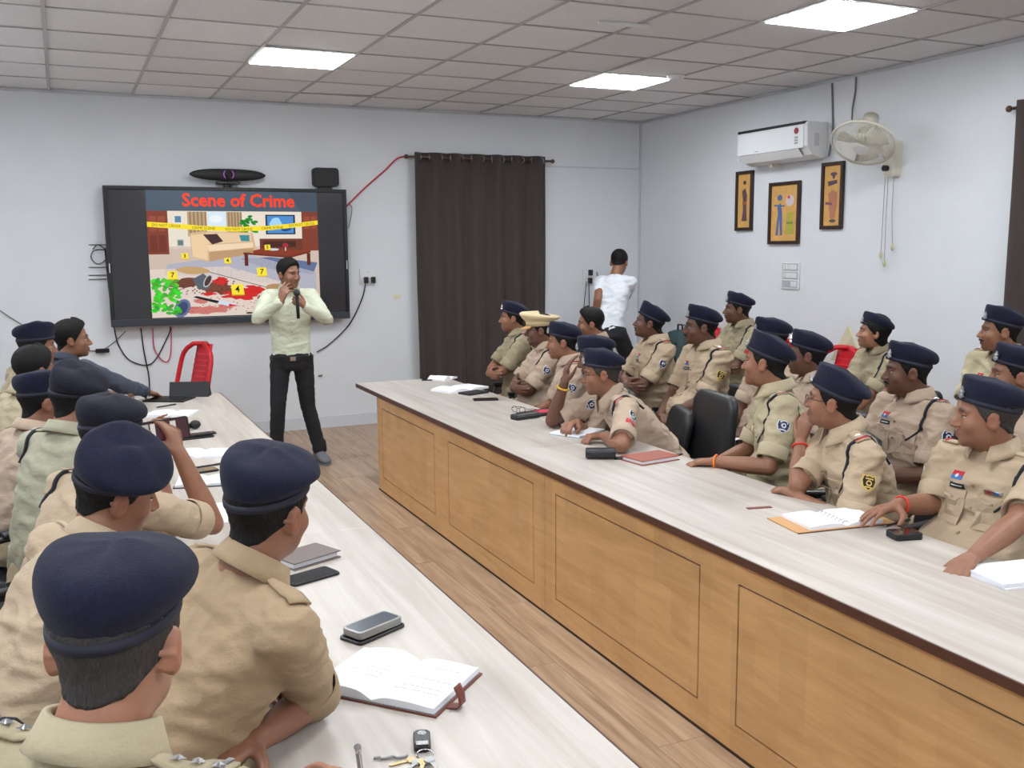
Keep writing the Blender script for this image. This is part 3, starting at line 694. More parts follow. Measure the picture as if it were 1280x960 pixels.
    if patch:
        for k in ('L', 'R'):
            sg = -1 if k == 'L' else 1; S, E = J[k], E_[k]; ax = (S-E).normalized(); out = rt*sg; out = (out-ax*out.dot(ax)).normalized()
            if patch == 'chev' : c1 = l(S+(E-S)*.38)
            else: c1 = l(S+(E-S)*.36)
            base_c = c1+out*.2
            if patch in ('navy', 'chev'):
                o_ = [(0, shield), (1, [(x*.86, y*.86) for x, y in shield]), (2, circ(.012, 0, .004)), (3, circ(.0055, 0, .004)), (2, rect(-.016, -.02, .016, -.014)), (2, rect(-.018, .016, -.012, .022)), (2, rect(.012, .016, .018, .022))]
                decal('arm_patch', [PATCHW, PATCHB if patch == 'navy' else PATCHK, PATCHW, PATCHB], base_c, -out, ax, o_)
            elif patch == 'gold':
                o_ = [(0, shield), (1, [(x*.8, y*.8) for x, y in shield]), (2, circ(.011, 0, -.002)), (3, circ(.006, 0, -.002)), (2, rect(-.016, .012, .016, .017)), (2, rect(-.012, -.02, .012, -.015))]
                decal('arm_patch', [PATCHY, PATCHK, PATCHY, PATCHK], base_c, -out, ax, o_)
            if patch == 'chev':
                o_ = [(0, rect(-.034, -.078, .03, -.046))]+[(1, rect(-.03, y, .026, y+.002)) for y in (-.07, -.062, -.054)]
                decal('chevron_patch', [PATCHR, mat('patch_rose', srgb(225, 120, 120), .8)], base_c, -out, ax, o_)
    for fe_ in features:
        if fe_ == 'tags':
            c = l(spine(.74))+ft*.2
            decal('name_tag', [PATCHK, PATCHW], c+rt*.064*s, -ft, up, [(0, rect(-.03, -.009, .03, .009)), (1, rect(-.022, -.002, .022, .002))])
            decal('flag_badge', [PATCHR, PATCHL, PATCHW], c+rt*.072*s+up*.034*s, -ft, up, [(0, rect(-.022, .0, .022, .014)), (1, rect(-.022, -.012, .022, .001)), (2, circ(.006))])
            q_ = MB()
        if fe_ == 'placketonly':
            c = l(spine(.55))+ft*.4
            decal('placket', shirtm, c, -ft, up, [(0, rect(-.016, -.2, .016, .2))], th=.002)
            decal('pocket', shirtm, l(spine(.68))+ft*.4-rt*.075*s, -ft, up, [(0, rect(-.05, -.06, .05, .05))], th=.002)
            for yy in (-.16, -.08, .0, .08, .16): decal('button', BUTTON, c, -ft, up, [(0, circ(.005, 0, yy, 8))], th=.005)
            q = MB(); q.rings([[l(P)+up*(h)*s+r*(a_+.004)*s*math.cos(t)+ft*(b_+.004)*s*math.sin(t) for t in [2*PI*j/28 for j in range(28)]] for h, a_, b_ in ((.0, .168, .126), (.0, .178, .136), (.036, .178, .136), (.036, .168, .126))], cap=False)
            q.build('belt', BROWNL if 0 else BLACK, root); q = MB(); c = l(P)+ft*.137*s+up*.018*s; q.box(c-Vector((.022, .006, .016)), c+Vector((.022, .006, .016))); q.build('belt_buckle', CHROME, root)
        if fe_ == 'ribbon':
            c = l(spine(.74))+ft*.4-rt*.075*s
            decal('ribbon_bar', [STEEL, PATCHR, PATCHL], c, -ft, up, [(0, rect(-.032, -.008, .032, .008)), (1, rect(-.02, -.006, -.008, .006)), (2, rect(.008, -.006, .02, .006))])
        if fe_ == 'pockets':
            for sg in (-1, 1):
                c = l(spine(.62))+ft*.4+rt*sg*.075*s
                decal('pocket', shirtm, c, -ft, up, [(0, rect(-.05, -.075, .05, .04)), (0, [(-.05, .042), (0, .042), (.05, .042), (.05, .02), (0, .004), (-.05, .02)])], th=.003)
                for dd in ([(0, circ(.0045, 0, .014, 8))],): decal('button', BUTTON, c, -ft, up, dd, th=.007)
            c = l(spine(.55))+ft*.4
            decal('placket', shirtm, c, -ft, up, [(0, rect(-.016, -.17, .016, .16))], th=.0025)
            for yy in (-.14, -.06, .02, .1): decal('button', BUTTON, c, -ft, up, [(0, circ(.005, 0, yy, 8))], th=.006)
    if cord:
        for k in cord:
            sg = -1 if k == 'L' else 1; S = J[k]; ax = (S-E_[k]).normalized()
            q = MB(); pts = []
            for j in range(25):
                t = R(-128+256*j/24); d_ = up*math.cos(t)+ft*math.sin(t); side_ = .012+.03*abs(math.sin(t)); cc = S-rt*sg*side_*s-up*.005*s
                p = onto(l(cc)+d_*.16, -d_, .004)
                if p is None or (p-l(cc)).length > .125: continue
                pts.append(p)
            if len(pts) > 8: q.tube(pts, .0075*s, 7); q.build('lanyard', CORD, root, smooth=True)
            if 'pockets' in features:
                pts = []
                for j in range(16):
                    t = j/15; a_ = spine(.88)+rt*sg*.13*s; b_ = spine(.6)+rt*sg*.085*s; c_ = a_+(b_-a_)*t+rt*sg*.03*s*math.sin(PI*t)
                    p = onto(l(c_)+ft*.3, -ft, .005)
                    if p is not None: pts.append(p)
                if len(pts) > 6: q = MB(); q.tube(pts, .0045*s, 6); q.build('whistle_cord', CORD, root, smooth=True)
    root['_E'] = 0; del root['_E']
    return root, dict(E=E_, W=Wr, P=P, N=N, f=f, r=r, up=up, ft=ft, rt=rt, base=base, s=s, bvh=bvh, hips=hips)
def wr(co, fq, amp, sd):
    out = np.empty(len(co))
    for i, c in enumerate(co):
        x, y, z = c; w1 = noise.noise(Vector((x*4+sd, y*4, z*4)))*.9
        a = noise.noise(Vector((x*fq*.8+sd, y*fq*.8+w1, z*fq*1.7+w1)))
        b = noise.noise(Vector((x*fq*1.5+w1, y*fq*1.5+sd, z*fq*3.4)))
        out[i] = ((1-min(abs(a)*3.2, 1.4))*.75 + (1-min(abs(b)*3, 1.4))*.38 - .45)*amp
    return out

def chair(hx, hy, yaw, label, back=.5, seat=.46, lean=.12, rec=0):
    """yaw: direction the sitter faces"""
    t = empty('office_chair', (hx, hy, 0), R(yaw)-PI/2, label, 'chair', 'black office chairs')
    a = MB(); n = 20   # seat: rounded cushion (local: y forward)
    def rr_(z, k): return [(x*k, y*k, z) for x, y in frect(-.235, -.22, .235, .23, .07, 4)]
    a.rings([rr_(seat-.085, .9), rr_(seat-.08, .97), rr_(seat-.05, 1), rr_(seat-.02, .99), rr_(seat-.003, .93), rr_(seat, .8)]); a.build('seat', LEATHER, t, smooth=True)
    b = MB(); G = []
    for z in (.0, .03, .4, .44): pass
    pts = [(x, z) for x, z in frect(-.225, 0, .225, back-.06, .07, 5)]
    def bk(off, k): return [(x*k, -.25-z*lean-off-.03*math.cos(x*5), seat+.06+(z-(back-.06)/2)*k+(back-.06)/2) for x, z in pts]
    b.rings([bk(-.03, .86), bk(-.024, .95), bk(-.01, 1), bk(.018, 1), bk(.028, .96), bk(.032, .86)]); b.build('backrest', LEATHER, t, smooth=True)
    for sx in (-1, 1):
        m = MB(); m.tube([(sx*.25, .12, seat-.06), (sx*.275, .12, seat+.08), (sx*.28, .1, seat+.18), (sx*.28, -.1, seat+.19), (sx*.27, -.23, seat+.17)], .013, 8); m.build('armrest_frame', BLACK, t, smooth=True)
        m = MB(); m.box((sx*.28-.025, -.12, seat+.19), (sx*.28+.025, .12, seat+.215)); m.build('arm_pad', BLACK, t, bevel=.01)
        for sy in (-1, 1): MB().cyl((sx*.2, sy*.17, seat-.08), (sx*.23, sy*.22, 0), .014, 10).build('leg', STEEL, t)
    m = MB(); m.box((-.03, -.29, seat-.07), (.03, -.20, seat-.05)).box((-.03, -.30, seat-.07), (.03, -.275, seat+.2)); m.build('back_bracket', BLACK, t)
    return t
K1 = cloth('shirt_khaki_brown', (160, 137, 108)); K2 = cloth('shirt_khaki_pale', (178, 158, 133)); K3 = cloth('shirt_khaki_olive', (174, 162, 134)); K4 = cloth('shirt_khaki_pink', (178, 157, 138)); K5 = cloth('shirt_khaki_green', (152, 140, 114))
K6 = cloth('shirt_grey_green', (162, 159, 138)); KB = cloth('shirt_dark_blue', (58, 66, 82)); KW = cloth('shirt_white', (226, 232, 240)); KM = cloth('shirt_mint', (198, 202, 180))
def tbl(x, y, z=ZT+.035): return onz(x, y, z)
def lap(P, f, r, N, sg): return P+f*.27+r*sg*.04+Vector((0, 0, .10))
LAP = {'L': dict(w=lambda P, f, r, N: P+f*.27-r*.03+Vector((0, 0, .11)), hd=lambda f, r: r-f*.1, curl=(.5, .5, .5, .5)), 'R': dict(w=lambda P, f, r, N: P+f*.28+r*.04+Vector((0, 0, .12)), hd=lambda f, r: -r+f*.1, curl=(.5, .5, .5, .5))}
CROSS = {'L': dict(w=lambda P, f, r, N: N*.0+P+(N-P)*.50+f*.20+r*.07, hint=lambda f, r: -r*1.2-Vector((0, 0, .8))+f*.3, hd=lambda f, r: r-f*.3, hn=lambda f, r: -f, curl=(.25, .25, .3, .3)),
         'R': dict(w=lambda P, f, r, N: P+(N-P)*.46+f*.235-r*.06, hint=lambda f, r: r*1.2-Vector((0, 0, .8))+f*.3, hd=lambda f, r: -r-f*.25, hn=lambda f, r: -f, curl=(.3, .3, .35, .35))}
X, Y_, Zt = onx, ony, onz
UPV = Vector((0, 0, 1))
TB = ZT+.03
PEOPLE = {}
HR = dict(flop=-75, amt=.6, size=.84, tilt=8, puff=.9)
H7 = dict(flop=-60, amt=.8, size=.9, tilt=11, puff=.92)
def add(key, *a, **k): PEOPLE[key] = person(*a, **k)
GL, GR, GB = 'officers in the left row', 'officers at the right table', 'officers in the back row on the right'
LW = dict(legs='sit', seat=.42)
# ---------------- left row
add('L1', 'police officer in the nearest navy beret at the lower left corner, seen from behind', onz(147, 800, 1.21), 66, 52, (.14, .03), 10, 0, near=True, shirtm=K3, hatp=dict(flop=10, amt=.3, size=1.12, tilt=10), epau='stars', patch=None, cord='L', hairm=HAIRG, group=GL,
    arms={'R': dict(w=onz(450, 1010, .77), hd=Vector((-.05, 1, .25)), hn=Vector((-.6, .1, -.8)), curl=(.5, .6, .9, 1), hint=lambda f, r: r-UPV), 'L': dict(w=lambda P, f, r, N: P+f*.3+UPV*.15)}, tone='light', **LW)
add('L2', 'officer with rolled brown khaki sleeve leaning an elbow on the left table near the diary', onz(335, 636, 1.17), 42, 22, (.30, .06), 6, 4, near=True, shirtm=K1, hatp=dict(flop=20, amt=.45, size=1.1, tilt=8), epau='plain', patch=None, cord=None, group=GL, width=1.05, sleeve=.86,
    arms={'R': dict(w=onz(322, 925, .76), e=onz(390, 872, .75), hd=Vector((-.8, -.45, -.1)), hn=lambda f, r: -f*.3-UPV, curl=(.25, .5, .7, .8), thumb=.9, spread=.12), 'L': dict(w=lambda P, f, r, N: P+f*.38-r*.1+UPV*.26)}, **LW)
add('L3', 'police officer in profile looking down, just behind the nearest beret in the left row', onz(146, 612, 1.14), 16, 24, (.26, .05), 16, 12, near=True, shirtm=K2, hatp=dict(flop=15, amt=.9, size=1.1, tilt=6, side=13), epau='plain', patch=None, cord=None, group=GL, width=1.05, sleeve=.86,
    arms={'R': dict(w=lambda P, f, r, N: P+f*.44+UPV*.28), 'L': dict(w=lambda P, f, r, N: P+f*.38+UPV*.26)}, **LW)
add('L4', 'police officer in a dark beret raising a phone sideways to photograph the presenter', onz(140, 546, 1.12), 30, 30, (.2, 0), 8, 0, shirtm=K2, hatmat=NAVYD, hatp=dict(flop=0, amt=.4, size=1.05), epau='plain', patch=None, cord='L', group=GL,
    arms={'R': dict(w=ony(224, 566, onz(266, 655, .79).y+.02), e=onz(266, 655, .79), hd=Vector((-.25, .35, 1)), hn=Vector((-.6, .8, 0)), curl=(.5, .55, .6, .7)), 'L': dict(w=ony(190, 575, onz(204, 622, .78).y-.03), e=onz(204, 622, .78), hd=Vector((.2, 0, 1)), hn=Vector((.8, -.5, 0)))}, **LW)
add('L5', 'police officer in a grey-green shirt with beret flopping to the right, in the left row', onz(96, 500, 1.14), 35, 38, (.12, 0), 8, 0, shirtm=K6, hatmat=NAVYD, hatp=dict(flop=10, amt=.8, size=1.1, tilt=2, side=12), epau='plain', patch=None, cord='L', group=GL, width=1.05,
    arms={'R': dict(w=onz(190, 560, TB), hint=lambda f, r: r-UPV*.5), 'L': dict(w=lambda P, f, r, N: P+f*.36+UPV*.24)}, **LW)
add('L6', 'police officer with visible right ear at the left edge, beret flat, beige shirt', onz(54, 501, 1.08), 22, 30, (.1, 0), 4, 0, s=.92, shirtm=K4, hatp=dict(flop=180, amt=.4, size=.9), epau='plain', patch=None, cord='R', group=GL,
    arms={'R': dict(w=lambda P, f, r, N: P+f*.38+UPV*.26), 'L': dict(w=lambda P, f, r, N: P+f*.36+UPV*.24)}, **LW)
add('L7', 'bareheaded black-haired officer between two berets at the left edge', onz(43, 462, 1.12), 35, 28, (.1, 0), 4, 0, shirtm=K3, hat=None, epau='plain', patch=None, cord=None, group=GL,
    arms={'R': dict(w=lambda P, f, r, N: P+f*.38+UPV*.26), 'L': dict(w=lambda P, f, r, N: P+f*.36+UPV*.24)}, **LW)
add('L8', 'police officer in a beret beside the dark-haired civilian, nose in profile, left row', onz(46, 432, 1.16), 15, 20, (.1, 0), 4, 0, s=.96, shirtm=K5, hatp=dict(flop=190, amt=.6, size=1.15), epau='plain', patch=None, cord=None, group=GL,
    arms={'R': dict(w=onz(178, 511, TB), hint=lambda f, r: r-UPV*.5, curl=(.7, .7, .8, .8)), 'L': dict(w=lambda P, f, r, N: P+f*.36+UPV*.24)}, **LW)
add('L9', 'young man with thick black hair in a dark blue shirt reaching for the laptop', onz(90, 424, 1.15), 2, 15, (.12, 0), 0, 0, s=.98, shirtm=KB, hat=None, epau=None, patch=None, cord=None, long=True, group=GL,
    arms={'R': dict(w=onz(192, 493, TB), sh=lambda f, r: f*.10, hint=lambda f, r: r-UPV*.5, curl=(.25, .3, .3, .3)), 'L': dict(w=lambda P, f, r, N: P+f*.4-r*.05+UPV*.27)}, **LW)
# ---------------- standing people
sp = ony(361, 342, 7.6)
lf = onz(404, 577, 0)
add('S', 'presenter standing before the screen in a pale green shirt, speaking into a microphone', sp, 300, 262, (0, 0), 4, 2, s=.93, near=True, shirtm=KM, hat=None, epau=None, patch=None, cord=None, long=True, legs='stand', trou=TROUB, shoe=SHOEG, features=('placketonly',), tone='mid',
    feet={'L': (Vector((lf.x-.02, lf.y+.02, .10)), Vector((lf.x-.10, lf.y+.03, .46)), Vector((.1, -1, 0))), 'R': (Vector((sp.x-.14, 7.66, .10)), Vector((sp.x-.12, 7.62, .48)), Vector((-.2, -1, 0)))},
    arms={'R': dict(w=ony(352, 377, 7.36), hint=lambda f, r: r*1.1-UPV*1.0-f*.1, hd=Vector((.3, -.1, 1)), hn=Vector((.7, .6, .1)), curl=(.35, .45, .6, .7), spread=.14), 'L': dict(w=ony(381, 383, 7.34), hint=lambda f, r: -r*1.1-UPV*1.0-f*.1, hd=Vector((-.75, .0, .62)), hn=Vector((-.2, 1, .2)), curl=(1.1, 1.2, 1.2, 1.2), thumb=.5)})
wp = ony(774, 328, 8.2)
add('W', 'man in a white T-shirt standing with his back turned near the far corner', wp, 50, 34, (.14, 0), 25, 0, s=.97, width=.9, shirtm=KW, hat=None, epau=None, patch=None, cord=None, collar=False, rollcuff=False, legs='stand', trou=TROUB, sleeve=.5, features=(), neckfwd=.03,
    feet={'L': (Vector((wp.x-.12, wp.y-.1, .10)), Vector((wp.x-.12, wp.y-.03, .48)), Vector((.4, .9, 0))), 'R': (Vector((wp.x+.12, wp.y-.2, .10)), Vector((wp.x+.13, wp.y-.12, .48)), Vector((.4, .9, 0)))},
    arms={'L': dict(w=ony(744, 400, 8.2), e=ony(747, 374, 8.12)), 'R': dict(w=ony(776, 385, 8.6), hint=lambda f, r: r*.3-UPV*.6)})
# ---------------- officers at the right table
add('R1', 'police officer farthest along the right table with arms crossed before the curtain', X(641, 397, 3.1), 150, 168, (-.04, 0), 0, 0, s=.92, shirtm=K5, hatp=HR, tone='mid', arms=CROSS, cord='L', group=GR, patch='chev0', **LW)
add('R2', 'senior officer in a khaki peaked cap with arms crossed', X(675, 412, 3.0), 150, 168, (-.05, 0), 4, 0, s=.95, shirtm=K4, hat='peaked', arms=CROSS, cord='L', group=GR, patch='navy', belly=.05, tone='dark', **LW)
add('R3', 'police officer seated between the peaked cap and the one touching his forehead', X(703, 427, 2.88), 148, 160, (.03, 0), 4, 0, s=.95, shirtm=K4, hatp=HR, arms=LAP, group=GR, patch='navy', tone='mid', belly=.04, **LW)
add('R4', 'police officer with gold watch resting his forehead on his raised hand', X(744, 446, 2.70), 148, 158, (.12, 0), 14, 0, s=.95, shirtm=K4, hatp=HR, tone='dark', group=GR, patch='navy', epau='red', sleeve=.74,
    arms={'L': dict(w=X(706, 478, onz(690, 526, .75).x+.04), e=onz(690, 526, .75), hd=Vector((.15, -.05, 1)), hn=Vector((.9, -.2, .1)), curl=(.3, .35, .4, .45)), 'R': dict(w=lambda P, f, r, N: P+f*.36+UPV*.24)}, **LW)
add('R5', 'bespectacled officer with red chevrons leaning far over the right table', X(752, 466, 2.52), 150, 165, (.34, .0), 8, 0, s=.96, shirtm=K4, near=True, hatp=HR, tone='mid', glasses=True, group=GR, patch='chev', epau='red', cord='L', hairm=HAIRG, sleeve=.74,
    arms={'L': dict(w=onz(738, 536, TB), e=onz(777, 557, .75), curl=(1., 1.1, 1.1, 1.1), hd=lambda f, r: f*.8-UPV*.0), 'R': dict(w=lambda P, f, r, N: P+f*.50+r*.12+UPV*.26, hd=lambda f, r: f-r, curl=(.8, .8, .8, .8))}, **LW)
add('R6', 'police officer with silver star epaulette looking away, beside the empty black chair', X(957, 453, 2.92), 122, 150, (.06, 0), -2, 4, s=.97, near=True, shirtm=K3, hatp=H7, tone='mid', group=GR, patch='navy', epau='red', cord='L', belly=.04, features=('pockets',), width=1.03,
    arms={'L': dict(w=X(893, 577, 2.62), hint=lambda f, r: -r*.8-UPV-f*.3, hd=lambda f, r: f+r*.2-UPV*.1), 'R': dict(w=lambda P, f, r, N: P+f*.3+UPV*.2)}, **LW)
add('R7', 'police officer with red wrist thread resting his chin on his hand', X(1042, 500, 2.72), 124, 158, (.14, 0), -4, -2, s=.97, near=True, shirtm=K2, hatp=H7, tone='mid', glasses=True, group=GR, patch='gold', epau='red', cord='L', belly=.04, features=('pockets',), width=1.03, 
    arms={'R': dict(w=X(1001, 553, onz(998, 607, .75).x+.10), e=onz(998, 607, .75), hd=Vector((.18, -.05, 1)), hn=Vector((.8, .2, .1)), curl=(.7, .8, .9, .9), thumb=.6), 'L': dict(w=lambda P, f, r, N: P+f*.32-r*.02+UPV*.2)}, **LW)
add('R8', 'stout officer at the right edge with medal ribbons, hand on the open diary', X(1234, 519, 2.92), 136, 186, (.0, 0), 2, 0, s=1.0, near=True, shirtm=K2, hatp=HR, tone='mid', group=GR, patch='navy', epau='red', cord='L', belly=.09, features=('pockets', 'tags', 'ribbon'), width=1.05, hairm=HAIRG,
    arms={'R': dict(w=onz(1136, 631, TB+.03), e=onx(1168, 630, 2.86), hd=Vector((-.95, .1, -.15)), hn=Vector((0, -.1, -1)), curl=(.2, .2, .25, .3), spread=.2, thumb=.95), 'L': dict(w=onz(1215, 699, TB), hint=lambda f, r: -r*1.2-UPV*.7-f*.2)}, **LW)
# ---------------- second row
add('B1', 'bareheaded black-haired man mostly hidden behind the right row', X(738, 404, 3.5), 150, 160, (.05, 0), 4, 0, s=.92, shirtm=K4, hat=None, tone='mid', arms=LAP, group=GB, cord=None, patch=None, **LW)
add('B2', 'police officer with moustache and crossed arms looking up, before the white wall', X(812, 403, 3.65), 142, 172, (-.03, 0), -8, 0, s=.95, near=True, shirtm=K2, hatp=H7, arms=CROSS, moust=True, tone='dark', group=GB, cord='L', patch='navy', features=('pockets', 'tags'), **LW)
add('B3', 'stout officer in spectacles with a gold arm badge, hands in his lap', X(876, 408, 3.68), 152, 176, (-.04, 0), 0, 0, s=1.0, near=True, shirtm=K2, hatp=HR, arms=LAP, moust=True, glasses=True, tone='dark', group=GB, cord='L', patch='gold', belly=.08, features=('pockets', 'tags'), width=1.05, **LW)
add('B4', 'slim officer seated tallest at the back wall with hand near his collar', X(922, 386, 4.7), 146, 175, (-.02, 0), 0, 0, s=.95, shirtm=K5, hatp=HR, arms=CROSS, moust=True, tone='dark', group=GB, cord='L', patch='chev', features=('pockets',), **LW)
add('B5', 'police officer almost hidden behind the star-epaulette officer, white papers on knee', X(963, 424, 3.75), 148, 176, (-.02, 0), 6, 0, s=.96, shirtm=K4, hatp=HR, arms=LAP, tone='dark', glasses=True, group=GB, cord='L', patch='navy', belly=.06, **LW)
add('B6', 'dark-skinned officer in profile in front of the red plastic chair', X(1009, 443, 3.6), 134, 168, (-.02, 0), 0, 0, s=.96, near=True, shirtm=K4, hatp=HR, arms=LAP, tone='dark', group=GB, cord='L', patch='navy', **LW)
add('B7', 'woman police officer with dark bobbed hair seated by the wall', X(1092, 415, 4.6), 140, 175, (-.02, 0), -4, 0, s=.88, shirtm=K5, hatp=HR, arms=LAP, hair='bob', tone='light', group=GB, cord='L', patch=None, features=('pockets',), width=.92, **LW)
add('B8', 'moustached officer with round blue arm badge seated behind the right-hand pair', X(1134, 463, 3.62), 144, 176, (-.02, 0), 2, 0, s=1.0, near=True, shirtm=K4, hatp=HR, arms=LAP, moust=True, tone='dark', group=GB, cord='L', patch='navy', features=('pockets', 'tags'), **LW)
add('B9', 'police officer at the back beside the curtain on the right wall', X(1250, 413, 4.6), 140, 180, (-.02, 0), 0, 0, s=.97, shirtm=K3, hatp=HR, arms=LAP, moust=True, tone='mid', group=GB, cord=None, patch=None, features=('pockets', 'tags'), **LW)
add('B10', 'police officer showing only a beret behind the stout officer at the right edge', X(1268, 468, 3.7), 140, 176, (-.02, 0), 0, 0, s=.96, shirtm=K4, hatp=HR, arms=LAP, tone='mid', group=GB, cord='L', patch=None, **LW)
# ================================================================ WALL DISPLAY WITH THE SLIDE
scr_cache = {}
def emis(rgb, k=1.0): 
    return mat('screen_%d_%d_%d' % rgb, (0, 0, 0, 1), .25, emit=srgb(*rgb), estr=k, spec=.3)
TVP = [ony(125, 232, YB-.07), ony(430, 236, YB-.07), ony(437, 397, YB-.07), ony(145, 410, YB-.07)]
tvx0, tvx1 = .355, 2.44; tvz0, tvz1 = 1.055, 2.235; TW, TH_ = tvx1-tvx0, tvz1-tvz0
tv = empty('wall_display', ((tvx0+tvx1)/2, YB-.10, tvz0), label='large black-framed wall display showing a slide titled Scene of Crime', cat='display', rot=(R(0), 0, 0))
h2 = TW/2
MB().box((-h2, -.0, .0), (h2, .05, TH_)).build('back_case', BLACK, tv, bevel=.008)
MB().box((-.5, .05, .3), (.5, .1, .9)).build('wall_mount', STEEL, tv)
fr = MB(); bw_ = .032
fr.box((-h2, -.022, .05), (-h2+bw_, 0, TH_)).box((h2-bw_, -.022, .05), (h2, 0, TH_)).box((-h2+bw_, -.022, TH_-bw_), (h2-bw_, 0, TH_))
fr.build('bezel', BLACK, tv, bevel=.004)
MB().box((-h2, -.028, -.012), (h2, 0, .05)).build('bottom_bar', mat('bar_grey', srgb(48, 54, 62), .4), tv, bevel=.006)
for sx in (-1, 1): MB().box((sx*(h2-.016)-.004, -.0235, .45), (sx*(h2-.016)+.004, -.022, .53)).build('side_mark', PATCHW, tv)
MB().box((-h2+bw_, -.006, .05), (h2-bw_, 0, TH_-bw_)).build('screen_glass', mat('screen_black', srgb(32, 31, 34), .15, emit=srgb(30, 29, 32), estr=1), tv)
# the slide: flat print on the glass
SX0, SX1, SZ0, SZ1 = -h2+.335, h2-.275, .055, TH_-bw_
sl = {}
def P2(u, v, lay=1): return (SX0+(SX1-SX0)*u, -.0062-.0003*lay, SZ1-(SZ1-SZ0)*v)   # u right, v down, 0..1
slm = MB(); slmats = []
def poly(rgb, pts, lay=1, k=1.):
    m_ = emis(rgb, k)
    if m_ not in slmats: slmats.append(m_)
    slm.add([P2(u, v, lay) for u, v in pts], [tuple(range(len(pts)))], slmats.index(m_))
def rct(rgb, a, b, c, d, lay=1): poly(rgb, [(a, b), (c, b), (c, d), (a, d)], lay)
def elp(rgb, cx, cy, rx, ry, lay=1, n=20, wob=0, rot=0, sd=0):
    rn = random.Random(sd); pts = []
    for i in range(n):
        t = 2*PI*i/n; q = 1+rn.uniform(-wob, wob); x, y = rx*q*math.cos(t), ry*q*math.sin(t)
        pts.append((cx+x*math.cos(rot)-y*math.sin(rot), cy+x*math.sin(rot)+y*math.cos(rot)))
    poly(rgb, pts, lay)
rct((74, 88, 104), 0, 0, 1, .16, 1); poly((66, 78, 92), [(.82, 0), (1, 0), (1, .16), (.9, .16)], 2)
rct((232, 222, 206), 0, .16, 1, .46, 1)
rct((206, 186, 172), 0, .44, 1, 1, 1)
rct((128, 58, 40), 0, .16, .115, .5, 2); rct((150, 74, 50), .012, .2, .05, .32, 3); rct((150, 74, 50), .06, .2, .1, .32, 3); rct((112, 48, 34), .012, .35, .05, .48, 3); rct((112, 48, 34), .06, .35, .1, .48, 3)
rct((128, 58, 40), .9, .16, 1, .48, 2); rct((150, 74, 50), .915, .2, .95, .3, 3); rct((150, 74, 50), .96, .2, .99, .3, 3)
for i in range(10): rct((150, 122, 92) if i % 2 else (186, 160, 124), .225+.011*i, .165, .236+.011*i, .36, 2); rct((150, 122, 92) if i % 2 else (186, 160, 124), .45+.009*i, .165, .459+.009*i, .34, 2)
rct((214, 232, 246), .345, .165, .445, .3, 2); elp((236, 244, 250), .39, .22, .04, .03, 3)
rct((230, 228, 222), .15, .19, .195, .26, 2); rct((86, 130, 160), .155, .2, .19, .25, 3); rct((200, 200, 190), .16, .38, .2, .44, 2); rct((100, 120, 120), .165, .39, .195, .43, 3)
for i in range(26):
    rn = random.Random(i); elp((38, 110+rn.randrange(50), 46), .535+rn.random()*.09, .18+rn.random()*.16, .016, .011, 3, 8, rot=rn.random()*3)
rct((24, 36, 60), .68, .185, .86, .345, 3); rct((74, 140, 206), .69, .195, .85, .335, 4); elp((160, 214, 244), .74, .26, .035, .05, 5, 12, .2); elp((30, 70, 130), .8, .29, .04, .03, 5, 12, .2, sd=3)
rct((110, 52, 34), .64, .38, .9, .48, 3); rct((70, 34, 26), .66, .4, .86, .45, 4)
# sofa
poly((214, 180, 138), [(.235, .335), (.3, .32), (.6, .33), (.615, .45), (.6, .5), (.32, .56), (.24, .52)], 4)
poly((232, 202, 164), [(.33, .33), (.59, .335), (.59, .40), (.33, .42)], 5); poly((240, 214, 180), [(.33, .43), (.6, .41), (.6, .45), (.34, .48)], 5); poly((190, 152, 112), [(.34, .485), (.6, .455), (.6, .5), (.34, .56)], 5)
poly((236, 204, 162), [(.24, .35), (.31, .34), (.335, .4), (.33, .55), (.245, .52)], 5)
poly((70, 40, 44), [(.31, .345), (.39, .34), (.425, .4), (.36, .425)], 6); poly((60, 140, 150), [(.52, .35), (.58, .35), (.58, .40), (.53, .40)], 6)
# rug and table
poly((96, 112, 150), [(.52, .54), (.7, .53), (.99, .58), (.96, .68), (.66, .62)], 2); poly((176, 176, 190), [(.1, .58), (.55, .5), (.98, .66), (.98, .82), (.5, .7), (.08, .66)], 2)
poly((222, 206, 196), [(.0, .62), (.45, .6), (1, .84), (1, 1), (0, 1)], 2)
poly((134, 54, 32), [(.54, .49), (.68, .455), (.95, .48), (.82, .525)], 5); poly((110, 42, 26), [(.54, .49), (.82, .525), (.82, .54), (.54, .505)], 6); poly((110, 42, 26), [(.82, .525), (.95, .48), (.95, .495), (.82, .54)], 6)
for a, b, c in ((.545, .505, .6), (.8, .54, .6), (.925, .5, .6)): rct((96, 38, 24), a, b, a+.022, c, 6)
elp((200, 210, 220), .72, .468, .035, .01, 7); elp((170, 40, 56), .795, .435, .018, .02, 7); rct((210, 220, 230), .792, .45, .798, .48, 7)
poly((60, 60, 66), [(.33, .64), (.98, .90), (.98, .905), (.33, .645)], 3)
elp((196, 160, 110), .24, .63, .09, .03, 4, 20, .12, .1); elp((176, 140, 96), .72, .78, .055, .03, 4); elp((150, 84, 70), .66, .87, .05, .035, 4, 16, .15)
elp((110, 64, 50), .2, .73, .1, .035, 4, 22, .25, -.1); elp((120, 70, 54), .38, .77, .09, .05, 4, 24, .25, .2, 5)
for i in range(60):
    rn = random.Random(i+50); elp((90+rn.randrange(50), 50, 40), .14+rn.random()*.34, .7+rn.random()*.12, .006, .005, 5, 6, .3, 0, i)
poly((88, 96, 106), [(.235, .70), (.30, .655), (.345, .71), (.33, .78), (.27, .785)], 6); elp((190, 196, 204), .325, .715, .022, .055, 7, 16, 0, .35); elp((80, 52, 44), .325, .715, .016, .045, 8, 16, 0, .35)
